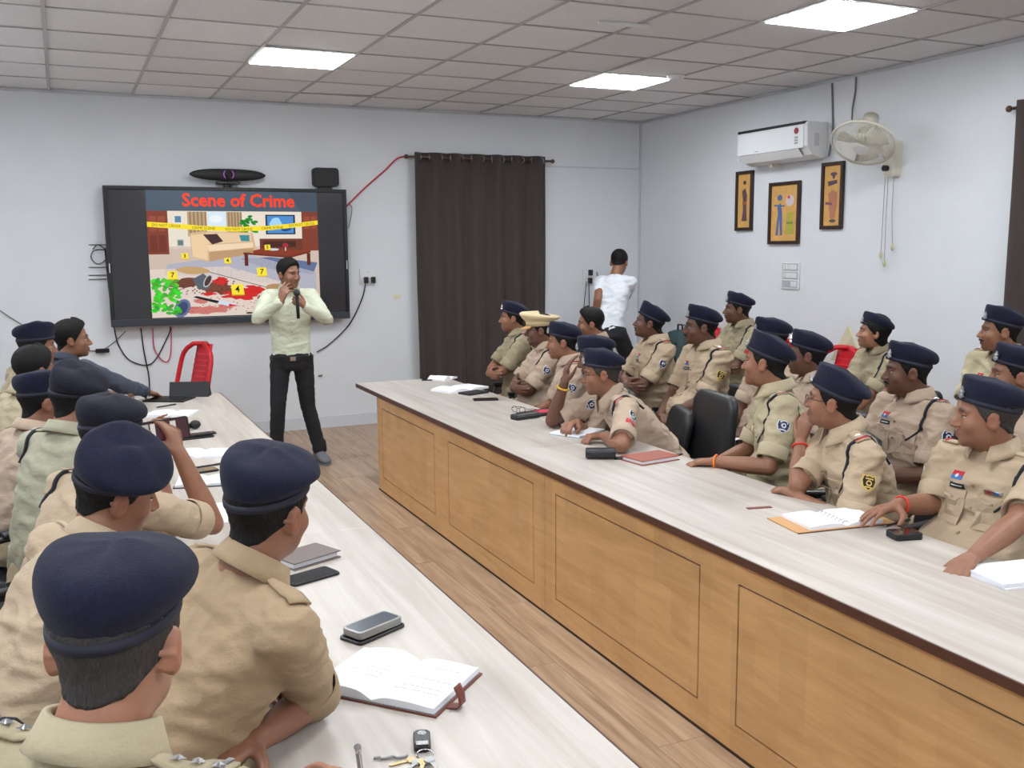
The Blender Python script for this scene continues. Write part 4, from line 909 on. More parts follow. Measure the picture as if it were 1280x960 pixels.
for i, (a, b, c, d) in enumerate(((.40, .72, .05, .03), (.52, .83, .1, .045), (.6, .79, .06, .03), (.33, .82, .04, .015), (.45, .99, .0, .0), (.3, .95, .13, .03), (.42, .93, .05, .02), (.28, .88, .04, .02))):
    if c: elp((206, 44, 44) if i < 4 else (200, 120, 110), a, b, c, d, 5, 26, .3, 0, i+9)
for i in range(50):
    rn = random.Random(i+150); elp((190, 60, 56), .2+rn.random()*.5, .82+rn.random()*.15, .005, .004, 6, 6, .3, 0, i)
poly((26, 28, 34), [(.235, .845), (.255, .835), (.385, .88), (.375, .90)], 7); poly((206, 220, 236), [(.37, .895), (.385, .875), (.46, .9), (.51, .925), (.44, .925)], 7); poly((208, 40, 40), [(.44, .905), (.51, .925), (.44, .925)], 8)
elp((96, 110, 150), .17, .93, .045, .075, 6, 18, 0, .3); elp((60, 70, 110), .17, .93, .03, .055, 7, 18, 0, .3)
for i in range(90):
    rn = random.Random(i+300); u_ = rn.random()*.15; elp((40+rn.randrange(50), 150+rn.randrange(80), 50), .012+u_, .70+rn.random()*(.27), .02, .013, 8+i % 3, 7, 0, rn.random()*3)
elp((70, 60, 56), .56, .985, .02, .008, 6)
# caution tape over the picture
poly((250, 224, 40), [(0, .245), (.12, .255), (.3, .275), (.5, .285), (.7, .275), (.88, .25), (1, .23), (1, .265), (.88, .285), (.7, .312), (.5, .322), (.3, .312), (.12, .295), (0, .285)], 10)
MK = [('3', .20, .515, .02), ('4', .445, .555, .02), ('5', .685, .45, .018), ('7', .125, .665, .028), ('7', .645, .65, .03), ('4', .495, .79, .037)]
for t_, u, v, s_ in MK: poly((250, 226, 60), [(u-s_, v-s_*1.1), (u+s_*.9, v-s_*1.2), (u+s_*1.1, v+s_*1.1), (u-s_*.9, v+s_*1.1)], 10); poly((200, 170, 30), [(u-s_*.9, v+s_*1.1), (u+s_*1.1, v+s_*1.1), (u+s_*1.1, v+s_*1.35), (u-s_*.9, v+s_*1.35)], 10)
slm.build('slide_picture', slmats, tv, fix=False)
def stext(name, txt, u, v, size, rgb, lay=11, bold=.0, ang=0):
    vs, fs = text_mesh(txt, size, bold); c = P2(u, v, lay); ca, sa = math.cos(ang), math.sin(ang)
    m = MB(); m.add([(c[0]+x*ca-y*sa, c[1], c[2]+x*sa+y*ca) for x, y, z in vs], fs); return m.build(name, emis(rgb), tv, fix=False)
stext('slide_title', 'Scene of Crime', .53, .078, .155, (255, 62, 30), bold=.004)
for t_, u, v, s_ in MK: stext('marker_digit', t_, u, v, s_*2.2, (20, 20, 20), 12, .001)
for i, (u, v, a_) in enumerate(((.105, .275, -.05), (.315, .295, -.03), (.52, .304, .0), (.72, .293, .05), (.9, .265, .09))):
    stext('tape_lettering', ('DO NOT CROSS', 'CRIME SCENE')[i % 2], u, v, .032, (60, 50, 20), 12, 0, a_)
# camera bar over the display, and small speaker box
cb = empty('video_bar', (ony(285, 218, YB-.1).x, YB-.10, tvz1+.03), label='long oval black video conference bar with a lens above the display', cat='webcam')
m = MB(); rs = []
for i in range(21):
    t = -1+2*i/20; rr = max(.008, .052*(1-abs(t)**2.6)**.5 if abs(t) < 1 else .008); rs.append([(t*.325, -.035*rr/.052*math.cos(a), .08+rr*math.sin(a)) for a in [2*PI*j/16 for j in range(16)]])
m.rings(rs); m.build('bar_body', BLACKM, cb, smooth=True)
m = MB(); m.cyl((0, -.045, .08), (0, -.03, .08), .032, 20); m.build('lens', GLASSY, cb, smooth=False)
RNG = mat('purple_ring', (0, 0, 0, 1), .3, emit=srgb(170, 90, 200), estr=1.2)
m = MB(); m.tube([(.042*math.cos(t), -.042, .08+.042*math.sin(t)) for t in [R(-50+100*i/8) for i in range(9)]], .003, 6).tube([(-.042*math.cos(t), -.042, .08+.042*math.sin(t)) for t in [R(-50+100*i/8) for i in range(9)]], .003, 6); m.build('light_ring', RNG, cb)
m = MB(); m.box((-.1, -.02, 0), (.1, .09, .022)).box((-.03, .01, -.03), (-.01, .1, 0)).box((.02, .01, -.03), (.04, .1, 0)); m.build('mounting_foot', BLACK, cb, bevel=.004)
sb = ony(408, 234, YB-.08)
t = empty('speaker_box', (sb.x, YB, tvz1), label='small square black box standing on the right end of the display', cat='speaker')
m = MB(); m.rings([[(x*k-.0, y_, z*k+.11) for x, z in frect(-.118, -.085, .118, .085, .03)] for y_, k in ((-.10, .97), (-.09, 1), (-.01, 1), (0, .97))]); m.build('box_body', BLACKM, t, bevel=0)
m = MB(); m.cyl((0, -.102, .115), (0, -.099, .115), .012, 16); m.build('logo_dot', BLACK, t)
MB().box((-.06, -.06, -.0), (.06, -.0, .03)).build('foot', BLACK, t)

# ================================================================ CURTAINS
def curtain(name, a, b, z0, z1, nrm, nfold, label, rings=True):
    """hangs between plan points a and b in front of a wall whose inward normal is nrm"""
    a = Vector(a); b = Vector(b); d = (b-a); L = d.length; d.normalize(); nrm = Vector(nrm); t = empty(name, (a+b)/2, label=label, cat='curtain'); o = t.location
    o2 = Vector((o.x, o.y, 0))
    halves = 2
    for hf in range(halves):
        G = []; n = 90
        for iz in range(9):
            z = z0+(z1-z0)*iz/8; row = []
            for i in range(n+1):
                q = (hf+(i/n))/halves; ph = q*nfold*2*PI+.25*math.sin(q*17+iz*.25); amp = .028+.008*math.sin(q*23)
                w_ = .012*math.sin(q*40+iz*.7)*(1-iz/8)
                p = a+d*(L*q+ (.006*math.sin(iz+q*9))*(1-iz/8)) + nrm*(.07+amp*math.cos(ph)+w_); row.append(Vector((p.x, p.y, z))-o2)
            G.append(row)
        m = MB(); m.grid(G); m.build('curtain_panel', CURT, t, loc=(0, 0, -0.0), smooth=True, solid=.002)
    zr = z1-.045
    m = MB(); m.cyl(a-d*.05+nrm*.07+UPV*zr-o2, b+d*.06+nrm*.07+UPV*zr-o2, .011, 12); m.build('rod', mat('rod_brown', srgb(90, 70, 62), .35, metal=.4), t, smooth=True)
    for e, sg in ((a, -1), (b, 1)):
        m = MB(); c = e+d*sg*.075+nrm*.07+UPV*zr-o2; m.ell(c, (.022, .022, .022), 10, 7); m.build('finial', MATS['rod_brown'], t, smooth=True)
        m = MB(); c = e+d*sg*.03-o2+UPV*zr; m.tube([c+nrm*.0, c+nrm*.07], .008, 8); m.build('bracket', STEEL, t)
    if rings:
        for i in range(int(nfold*2)):
            q = (i+.5)/(nfold*2); c = a+d*L*q+nrm*.07+UPV*zr-o2; tilt = (1 if i % 2 else -1)
            ax = (d*.85+nrm*.5*tilt).normalized(); u = ax.cross(UPV).normalized(); m = MB(); m.tube([c+(u*math.cos(x)+UPV*math.sin(x))*.027 for x in [2*PI*j/14 for j in range(14)]], .0065, 6, closed=True); m.build('grommet', STEEL, t, smooth=True)
    return t
UPV = Vector((0, 0, 1))
curtain('curtain', (3.12, YB, 0), (4.53, YB, 0), .12, 2.60, (0, -1, 0), 6.5, 'dark brown eyelet curtain hanging from a rod on the back wall')
curtain('curtain', (XR, 4.48, 0), (XR, 2.6, 0), .25, 2.60, (-1, 0, 0), 7, 'dark brown curtain at the right edge hanging on the right wall')

# ================================================================ RIGHT WALL FITTINGS
ac = empty('air_conditioner', (XR, (onx(920, 168, XR).y+onx(1037, 152, XR).y)/2, 2.40), label='white split air conditioner high on the right wall', cat='air conditioner'); ac.location.z = 2.385
yA, yB = 7.17-ac.location.y, 6.28-ac.location.y
prof = [(0, .02), (-.06, 0), (-.16, .03), (-.21, .10), (-.215, .27), (-.20, .29), (0, .29)]
m = MB(); m.rings([[(x, y, z) for x, z in prof] for y in (yB, yA)]); m.build('ac_body', WHITEP, ac, bevel=.006)
m = MB(); m.box((-.222, yB+.04, .085), (-.214, yA-.01, .262)); m.build('front_flap', mat('ac_flap', srgb(232, 236, 240), .22), ac, bevel=.003)
m = MB(); m.box((-.218, yB+.03, .272), (-.12, yA-.005, .294)); m.build('top_intake', BLACKM, ac)
m = MB(); m.prism([(-.2145, yB+.1, .098), (-.165, yB+.1, .0305), (-.168, yB+.1, .0265), (-.218, yB+.1, .094)], (0, yA-yB-.14, 0)); m.build('air_outlet', BLACKM, ac)
for i in range(9): y = yB+.18+i*.1; MB().box((-.195, y, .045), (-.185, y+.03, .06), 0).build('louvre_fin', WHITEP, ac, rot=None)
m = MB(); m.prism([(-.222, yB+.09, .08), (-.175, yB+.09, .018), (-.17, yB+.09, .021), (-.217, yB+.09, .083)], (0, yA-yB-.13, 0)); m.build('lower_vane', WHITEP, ac)
m = MB(); m.cyl((-.2245, yB+.12, .225), (-.222, yB+.12, .225), .026, 18); m.build('energy_sticker', mat('sticker_red', srgb(150, 50, 60), .5), ac)
for k in range(3): MB().box((-.2235, yB+.10, .165-k*.022), (-.222, yB+.14, .18-k*.022)).build('sticker_print', mat('sticker_grey', srgb(160, 160, 165), .5), ac)
MB().box((-.2235, 0.0, .10), (-.222, .05, .106)).build('brand_mark', MATS['sticker_grey'], ac)
m = MB(); m.box((-.14, yB-.003, .10), (-.09, yB, .2)); m.build('side_recess', mat('ac_shade', srgb(196, 198, 198), .5), ac, bevel=.002)
MB().box((-.10, yA+.02-.35, -.03), (0, yA+.05-.35, .0)).build('drain_stub', CREAMP, ac)
def wire(name, pts, r, m_, label, cat='cable', grp=None, sub=10):
    P_ = [Vector(p) for p in pts]; out = []
    for i in range(len(P_)-1):
        p0, p1, p2, p3 = P_[max(i-1, 0)], P_[i], P_[i+1], P_[min(i+2, len(P_)-1)]
        for k in range(sub):
            t = k/sub; out.append(.5*((2*p1)+(-p0+p2)*t+(2*p0-5*p1+4*p2-p3)*t*t+(-p0+3*p1-3*p2+p3)*t**3))
    out.append(P_[-1]); c = out[0]; m = MB(); m.tube([p-c for p in out], r, 6)
    return tag(m.build(name, m_, loc=c, smooth=True), label, cat, grp)
XW = XR-.01
wire('cable', [onx(1040, 104, XW), onx(1041, 150, XW), onx(1040, 170, XW-.02), onx(1036, 195, XW)], .008, GREYC, 'grey cable dropping from the ceiling beside the air conditioner')
wire('cable', [onx(1070, 96, XW), onx(1069, 115, XW), onx(1066, 133, XW), onx(1065, 150, XW-.05)], .007, GREYC, 'thin grey cable dropping from the ceiling to the wall fan')
# wall fan
fc = onx(1079, 179, XR-.36); fan = empty('wall_fan', (XR, onx(1110, 200, XR).y, 2.15), label='cream oscillating fan on the right wall with pull cords', cat='fan')
fo = Vector(fan.location); hub = Vector((fc.x, fc.y, fc.z)); faxis = Vector((-.55, -.28, -.80)).normalized()
u = faxis.cross(UPV).normalized(); v = u.cross(faxis)
FR_ = .225
def fp(r_, a, q): return hub+(u*math.cos(a)+v*math.sin(a))*r_+faxis*q-fo
m = MB(); m.tube([fp(FR_, 2*PI*i/48, 0) for i in range(48)], .009, 8, closed=True); m.build('guard_rim', CREAMP, fan, smooth=True)
gd = MB(); gb2 = MB()
for i in range(60):
    a = 2*PI*i/60
    gd.tube([fp(.05, a, .062), fp(.12, a, .06), fp(.19, a, .04), fp(FR_, a, .004)], .0016, 4)
    gb2.tube([fp(.05, a, -.085), fp(.13, a, -.08), fp(.2, a, -.05), fp(FR_, a, -.004)], .0016, 4)
gd.tube([fp(.15, 2*PI*i/40, .053) for i in range(40)], .002, 4, closed=True)
tag(gd.build('front_guard', CREAMP, fan), kind='stuff'); tag(gb2.build('rear_guard', CREAMP, fan), kind='stuff')
m = MB(); m.cyl(fp(0, 0, .058), fp(0, 0, .068), .05, 24); m.build('centre_cap', WHITEP, fan, smooth=False)
for i in range(3):
    a0 = 2*PI*i/3+.5; G = []
    for k in range(6):
        rr_ = .03+.16*k/5; G.append([fp(rr_, a0+(w_-.5)*(1.15+.2*math.sin(k))+.12*k/5, (w_-.5)*.045) for w_ in (0, .25, .5, .75, 1)])
    m = MB(); m.grid(G); m.build('fan_blade', mat('blade_cream', srgb(196, 192, 180), .4), fan, smooth=True, solid=.002)
m = MB(); m.cyl(fp(0, 0, -.02), fp(0, 0, -.10), .045, 20, .062).cyl(fp(0, 0, -.10), fp(0, 0, -.25), .066, 20, .055); m.build('motor_housing', CREAMP, fan, smooth=True)
nb_ = onx(1110, 200, XR-.08); wb = Vector((XR, nb_.y, nb_.z))
m = MB(); m.tube([fp(0, 0, -.12)-v*.03, (hub-faxis*.14+wb)/2-fo+Vector((.02, 0, -.05)), wb-fo+Vector((-.07, 0, .03))], .026, 10); m.build('neck', CREAMP, fan, smooth=True)
m = MB(); m.rings([[(x_, wb.y-fo.y+y_*k_, wb.z-fo.z+.02+z_*k_) for y_, z_ in frect(-.06, -.15, .06, .13, .04)] for x_, k_ in ((0, 1), (-.06, .95), (-.085, .8))]); m.build('wall_base', CREAMP, fan, smooth=False)
m = MB(); m.cyl((-.12, wb.y-fo.y, wb.z-fo.z-.06), (-.085, wb.y-fo.y, wb.z-fo.z-.06), .022, 14); m.build('knob', BLACK, fan)
for k_, (dy, ln) in enumerate(((-.035, .50), (.02, .62), (.05, .56))):
    m = MB(); z_ = wb.z-fo.z-.12; y_ = wb.y-fo.y+dy; m.tube([(-.05, y_, z_), (-.05, y_+.004, z_-ln*.5), (-.045, y_+dy*.3, z_-ln)], .0022, 5); m.build('pull_cord', mat('cord_grey', srgb(120, 120, 118), .6), fan)
    m = MB(); m.ell((-.045, y_+dy*.3, z_-ln-.02), (.012, .014, .028), 8, 6); m.build('cord_bead', mat('bead', srgb(190, 184, 150), .5), fan, smooth=True)
m = MB(); m.tube([fp(.2, R(-60), .0), fp(.26, R(-75), -.06), fp(.24, R(-100), -.12), wb-fo+Vector((-.06, 0, -.05))], .003, 5); m.build('loose_wire', mat('cord_grey', (0, 0, 0, 1)), fan)

# framed pictures
OCH = mat('ochre_print', srgb(206, 160, 92), .7, var=.12, vscale=14); FRM = mat('dark_frame', srgb(52, 34, 28), .4)
def frame(px0, py0, px1, py1, label, kind):
    a = onx(px0, py0, XR); b = onx(px1, py1, XR); y0, y1 = min(a.y, b.y), max(a.y, b.y); z0, z1 = min(a.z, b.z), max(a.z, b.z)
    W, H = y1-y0, z1-z0; t = empty('framed_picture', (XR, (y0+y1)/2, z0), label=label, cat='picture', group='framed figure pictures')
    fr = MB(); q = .028; fr.box((-.028, -W/2, 0), (0, W/2, q)).box((-.028, -W/2, H-q), (0, W/2, H)).box((-.028, -W/2, q), (0, -W/2+q, H-q)).box((-.028, W/2-q, q), (0, W/2, H-q)); fr.build('frame', FRM, t, bevel=.003)
    MB().box((-.012, -W/2+q, q), (-.002, W/2-q, H-q)).build('print', OCH, t)
    # simple slender figures (flat print): local axis toward -y is right in the picture
    def fig(name, rgb, pts, lay=1): m = MB(); m.add([(-.0122-.0004*lay, -(u_-.5)*(W-2*q), q+v_*(H-2*q)) for u_, v_ in pts], [tuple(range(len(pts)))]); m.build(name, mat('print_%d_%d_%d' % rgb, srgb(*rgb), .7), t, fix=False)
    ell_ = lambda cx, cy, rx, ry: [(cx+rx*math.cos(x), cy+ry*math.sin(x)) for x in [2*PI*j/14 for j in range(14)]]
    if kind == 0:
        fig('print_figure', (92, 66, 70), [(.38, .52), (.3, .68), (.55, .74), (.7, .6), (.66, .4), (.72, .12), (.3, .12), (.4, .3)]); fig('print_head', (60, 44, 48), ell_(.5, .84, .12, .04), 2); fig('print_band', (150, 90, 60), [(.35, .48), (.68, .5), (.68, .44), (.36, .42)], 3)
    if kind == 1:
        B_ = (78, 104, 150); fig('print_figure', B_, [(.18, .1), (.26, .5), (.22, .64), (.36, .68), (.42, .5), (.44, .1), (.36, .1), (.32, .4), (.28, .1)]); fig('print_head', B_, ell_(.32, .78, .1, .055), 2); fig('print_arm', B_, [(.1, .66), (.52, .64), (.52, .615), (.1, .63)], 2)
        G_ = (170, 164, 70); fig('print_dress', G_, [(.54, .12), (.6, .5), (.82, .52), (.88, .12)]); fig('print_flower', (206, 190, 190), ell_(.7, .72, .16, .10), 2); fig('print_flower', (196, 70, 60), ell_(.66, .78, .05, .03), 3); fig('print_band', (120, 130, 60), [(.6, .34), (.84, .34), (.84, .3), (.6, .3)], 3)
    if kind == 2:
        D_ = (88, 72, 84); fig('print_head', D_, ell_(.55, .86, .2, .03)); fig('print_neck', D_, [(.45, .84), (.65, .84), (.6, .78), (.5, .78)]); fig('print_shoulders', D_, [(.2, .74), (.75, .76), (.78, .70), (.25, .66)], 2)
        fig('print_body', (176, 116, 92), [(.25, .54), (.5, .6), (.8, .54), (.78, .3), (.66, .12), (.4, .12), (.3, .34)]); fig('print_band', (120, 70, 90), [(.1, .40), (.5, .38), (.5, .34), (.1, .36)], 3); fig('print_foot', D_, ell_(.55, .08, .2, .03), 2)
    return t
frame(922.5, 215, 941.5, 288, 'narrow framed picture, leftmost of the three under the air conditioner', 0)
frame(964, 229, 1000, 305, 'wider framed picture with a blue figure, middle of the three', 1)
frame(1030, 204, 1054, 286, 'narrow framed picture directly under the wall fan, rightmost of three', 2)
a, b = onx(978, 328, XR), onx(1000, 362, XR)
t = empty('switchboard', (XR, (a.y+b.y)/2, b.z), label='white switch panel on the right wall below the pictures', cat='switch'); W, H = a.y-b.y, a.z-b.z
MB().box((-.014, -W/2, 0), (0, W/2, H)).build('face_plate', WHITEP, t, bevel=.003)
for k in range(3):
    MB().box((-.016, -W/2+.02, .014+k*H*.32), (-.014, W/2-.02, .014+k*H*.32+H*.27)).build('module_frame', mat('switch_grey', srgb(170, 174, 180), .5), t)
    for j in range(5 if k else 2): yy = -W/2+.03+j*(W-.06)/5; MB().box((-.021, yy, .022+k*H*.32), (-.016, yy+(W-.06)/5-.004, .022+k*H*.32+H*.2)).build('switch_key', WHITEP, t)

# ================================================================ BACK WALL FITTINGS
def socket(px, py_, label, plugs):
    c = ony(px, py_, YB); t = empty('wall_socket', (c.x, YB, c.z), label=label, cat='socket')
    MB().box((-.075, -.012, -.075), (.075, 0, .075)).build('face_plate', WHITEP, t, bevel=.003)
    for x_, z_ in ((-.03, -.02), (.035, -.02), (0, .045)):
        for dx in (-.009, .009): MB().cyl((x_+dx, -.0125, z_), (x_+dx, -.011, z_), .003, 8).build('socket_hole', BLACK, t)
    for dx, dz in plugs: m = MB(); m.box((dx-.02, -.05, dz-.03), (dx+.02, -.0125, dz+.03)); m.build('plug', BLACK, t, bevel=.006)
    return t
socket(459, 346, 'wall socket with two black plugs right of the display', ((-.02, -.03), (.05, -.03)))
socket(736, 346, 'wall socket with black plugs between the curtain and the corner', ((.0, -.04), (.005, .045)))
YW = YB-.012
def bw(name, pts, r, m_, label): return wire(name, [ony(x, y, YW) if len(p) < 3 else ony(x, y, p[2]) for p in pts for x, y in [p[:2]]], r, m_, label)
bw('cable', [(457, 352), (453, 372), (437, 405), (412, 430), (396, 440)], .006, BLACK, 'black cable curving from the wall socket down behind the presenter')
bw('cable', [(433, 258), (455, 236), (480, 214), (497, 198), (511, 196)], .008, REDC, 'red cable running from the display up to the curtain rod')
bw('cable', [(437, 255), (440, 262), (436, 285)], .004, GREYC, 'thin dark wire beside the upper right of the display')
bw('cable', [(131, 310), (137, 370), (143, 412), (150, 435), (165, 452), (190, 454), (210, 420), (213, 408)], .006, BLACK, 'black cable looping below the left end of the display')
bw('cable', [(176, 410), (180, 440), (186, 470), (187, 496)], .006, BLACK, 'black cable hanging straight from the display to the floor box')
bw('cable', [(191, 410), (193, 436), (205, 452), (213, 445), (214, 410)], .005, REDC, 'pink red cable looping under the display')
bw('cable', [(0, 388), (18, 400), (50, 418), (100, 436), (124, 438), (140, 430), (157, 414)], .005, GREYC, 'grey cable crossing the wall at the left edge')
bw('cable', [(116, 312), (122, 306), (131, 312), (132, 324), (122, 330), (114, 322), (118, 313), (132, 312)], .004, BLACK, 'coiled black cable at the left of the display')
c = ony(128, 438, YB); tag(MB().box((-.055, -.04, -.018), (.055, 0, .018)).build('power_adapter', BLACK, loc=(c.x, YB, c.z), bevel=.006), 'small black power adapter on the back wall below the display', 'adapter')
for k, z_ in enumerate((306, 334, 344, 349)):
    c = ony(122, z_, YB); tag(MB().box((-.07, -.012, -.003), (.07, 0, .003)).build('cable_clip', BLACK, loc=(c.x, YB, c.z)), ['uppermost', 'second', 'third', 'lowest'][k]+' thin black cable clip on the wall left of the display', 'clip')
for i, pts in enumerate((((733, 352), (731, 372), (729, 392)), ((736, 355), (736.5, 375), (737, 395)), ((746, 340), (749, 360), (747, 380)))): bw('cable', pts, .004, BLACK, ('left', 'middle', 'right')[i]+' thin cable hanging from the socket near the man in white')
c = ony(496, 371, YB); tag(MB().box((-.035, -.002, -.02), (.035, 0, .02)).build('tape_scrap', mat('tape_yellow', srgb(214, 210, 184), .8), loc=(c.x, YB, c.z)), 'small yellowish scrap of tape on the back wall beside the curtain', 'tape')
c = ony(400, 469, YB); tag(MB().ell((0, -.012, 0), (.022, .012, .012), 8, 6).build('wall_hook', STEEL, loc=(c.x, YB, c.z), smooth=True), 'tiny metal fixing low on the back wall beside the presenter', 'fixing')
c = onz(790, 95, ZC); t = empty('smoke_detector', (onz(845, 95, ZC).x, onz(845, 95, ZC).y, ZC), label='small round white detector on the ceiling beside the middle light panel', cat='detector')
m = MB(); m.cyl((0, 0, 0), (0, 0, -.03), .07, 20, .055); m.build('detector_body', WHITEP, t)
c1 = onz(748, 26, ZC); c2 = onz(812, 30, ZC); tag(MB().cyl((0, 0, -.012), c2-c1+Vector((0, 0, -.012)), .012, 10).build('ceiling_tube', WHITEP, loc=c1), 'short thin white tube fixed to the ceiling near the top of the picture', 'tube')

# ================================================================ PLASTIC CHAIRS, BAG, CHAIRS
def plastic_chair(x, y, yaw, label, z=0):
    t = empty('plastic_chair', (x, y, z), R(yaw)-PI/2, label, 'chair', 'red plastic chairs')
    m = MB(); G = []
    for j in range(8):
        v_ = j/7; y_ = .22-.44*v_; G.append([(.23*u_*(1-.1*v_), y_, .43-.03*v_+.02*u_*u_) for u_ in (-1, -.6, -.2, .2, .6, 1)])
    m.grid(G); m.build('seat', REDP, t, smooth=True, solid=.006)
    def bp(u_, v_): return (u_*(.235-.03*v_*v_)*(1 if v_ < .75 else math.sqrt(max(0, 1-((v_-.75)/.27)**2))), -.22-.13*v_+.06*u_*u_, .40+.52*v_)
    m = MB(); pts = [bp(-1, i/12) for i in range(13)]+[bp(q/4, 1) for q in range(-3, 4)]+[bp(1, 1-i/12) for i in range(13)]; m.tube(pts, .02, 8); m.build('back_frame', REDP, t, smooth=True)
    m = MB(); G = [[(u_*.11, -.22-.13*v_, .42+.50*v_) for u_ in (-1, -.5, 0, .5, 1)] for v_ in [i/10 for i in range(11)]]; m.grid(G); m.build('back_splat', REDP, t, smooth=True, solid=.006)
    for k in range(9): v_ = .1+k*.09; MB().box((-.1, -.218-.13*v_, .42+.5*v_-.006), (.1, -.208-.13*v_, .42+.5*v_+.006)).build('back_rib', mat('red_plastic_light', srgb(214, 50, 62), .4), t)
    for sx in (-1, 1):
        for sy in (-1, 1): m = MB(); m.cyl((sx*.2, sy*.19, .42), (sx*.24, sy*.25, 0), .02, 10, .017); m.build('leg', REDP, t, smooth=True)
    return t
pc = ony(243, 470, 8.3); plastic_chair(pc.x-.2, 8.3, 205, 'red plastic chair standing empty by the back wall under the display')
pc = onx(1055, 445, 5.36); plastic_chair(pc.x-.3, pc.y, 180, 'red plastic chair with a cream folder on its back beside the woman officer')
pc = onx(990, 440, 5.36); plastic_chair(pc.x-.3, pc.y, 180, 'red plastic chair mostly hidden behind the dark officer in profile')
fo_ = onx(1062, 434, 5.42); t = empty('folder', fo_, label='cream pointed folder standing against the red chair back', cat='folder')
m = MB(); m.prism([(.0, -.17, -.12), (.0, .20, -.12), (.0, .03, .16)], (.02, 0, 0)); m.build('folded_sheet', mat('cream_card', srgb(206, 200, 170), .7), t); m = MB(); m.prism([(-.006, -.15, -.12), (-.006, .12, -.12), (-.006, -.02, .08)], (.005, 0, 0)); m.build('inner_flap', mat('cream_card2', srgb(190, 186, 160), .7), t)
bgp = onx(850, 425, 5.3); t = empty('backpack', (bgp.x, bgp.y, .435), label='dark green backpack behind the officer in spectacles', cat='bag')
BG_ = mat('bag_green', srgb(44, 66, 68), .75, bump=.3, bscale=60)
m = MB(); m.rings([[(x*k, y*k, z) for x, y in frect(-.12, -.17, .12, .17, .07)] for z, k in ((0, .85), (.04, 1), (.26, 1), (.40, .9), (.45, .65), (.47, .3))]); m.build('bag_body', BG_, t, smooth=True)
m = MB(); m.rings([[(-.10+x*.5, y*k, z) for x, y in frect(-.12, -.13, .12, .13, .05)] for z, k in ((.03, .9), (.06, 1), (.17, 1), (.2, .8))]); m.build('front_pocket', BG_, t, smooth=True)
m = MB(); m.tube([(0, -.04, .46), (0, -.035, .52), (0, .035, .52), (0, .04, .46)], .01, 8); m.build('handle', BLACKM, t, smooth=True)
for sy in (-1, 1): m = MB(); m.tube([(-.1, sy*.09, .36), (-.17, sy*.1, .25), (-.14, sy*.1, .06)], .014, 8); m.build('strap', BLACKM, t, smooth=True)
# the bag stands on a stool-high chair
plastic_chair(bgp.x+.02, bgp.y, 172, 'red plastic chair under the dark green backpack')

# office chairs: one under each seated officer, and the empty one
lookup = {'L1': 'nearest officer', 'R5': 'officer with red chevrons'}
NAMES = dict(L1='the nearest officer in the left corner', L2='the officer with the brown khaki sleeve', L3='the officer looking down behind the nearest beret', L4='the officer photographing with a phone', L5='the officer in the grey-green shirt', L6='the officer with his right ear showing', L7='the bareheaded officer at the left edge', L8='the officer beside the civilian', L9='the young man in dark blue',
  R1='the farthest officer by the curtain', R2='the officer in the peaked cap', R3='the officer next to the peaked cap', R4='the officer with the gold watch', R5='the officer with red chevrons', R6='the officer with the silver star epaulette', R7='the officer resting his chin', R8='the stout officer with medal ribbons',
  B1='the bareheaded man in the back row', B2='the moustached officer with crossed arms', B3='the stout officer in spectacles', B4='the tallest slim officer at the back wall', B5='the almost hidden back row officer', B6='the dark officer in profile', B7='the woman officer', B8='the moustached officer with the blue badge', B9='the officer beside the right wall curtain', B10='the officer hidden at the right edge')
for k, nm_ in NAMES.items():
    rt_, I = PEOPLE[k]; P = I['P']; f = I['f']; yaw = math.degrees(math.atan2(f.y, f.x))
    b_ = .36 if k[0] == 'B' or k in ('R3', 'R4') else .42
    if k[0] == 'L': yaw = yaw*.55; b_ = .34
    if k == 'R5': c = onx(886, 540, 3.1); chair(c.x-.27, c.y+.04, 170, 'black office chair behind the leaning officer with red chevrons, its whole back showing', back=.50, seat=.42, lean=.1); continue
    chair(P.x, P.y, yaw, 'black office chair under '+nm_, back=b_, seat=.42, lean=.22)

c = onx(6, 640, -.42) if 0 else Vector((-.36, 2.75, 0)); 
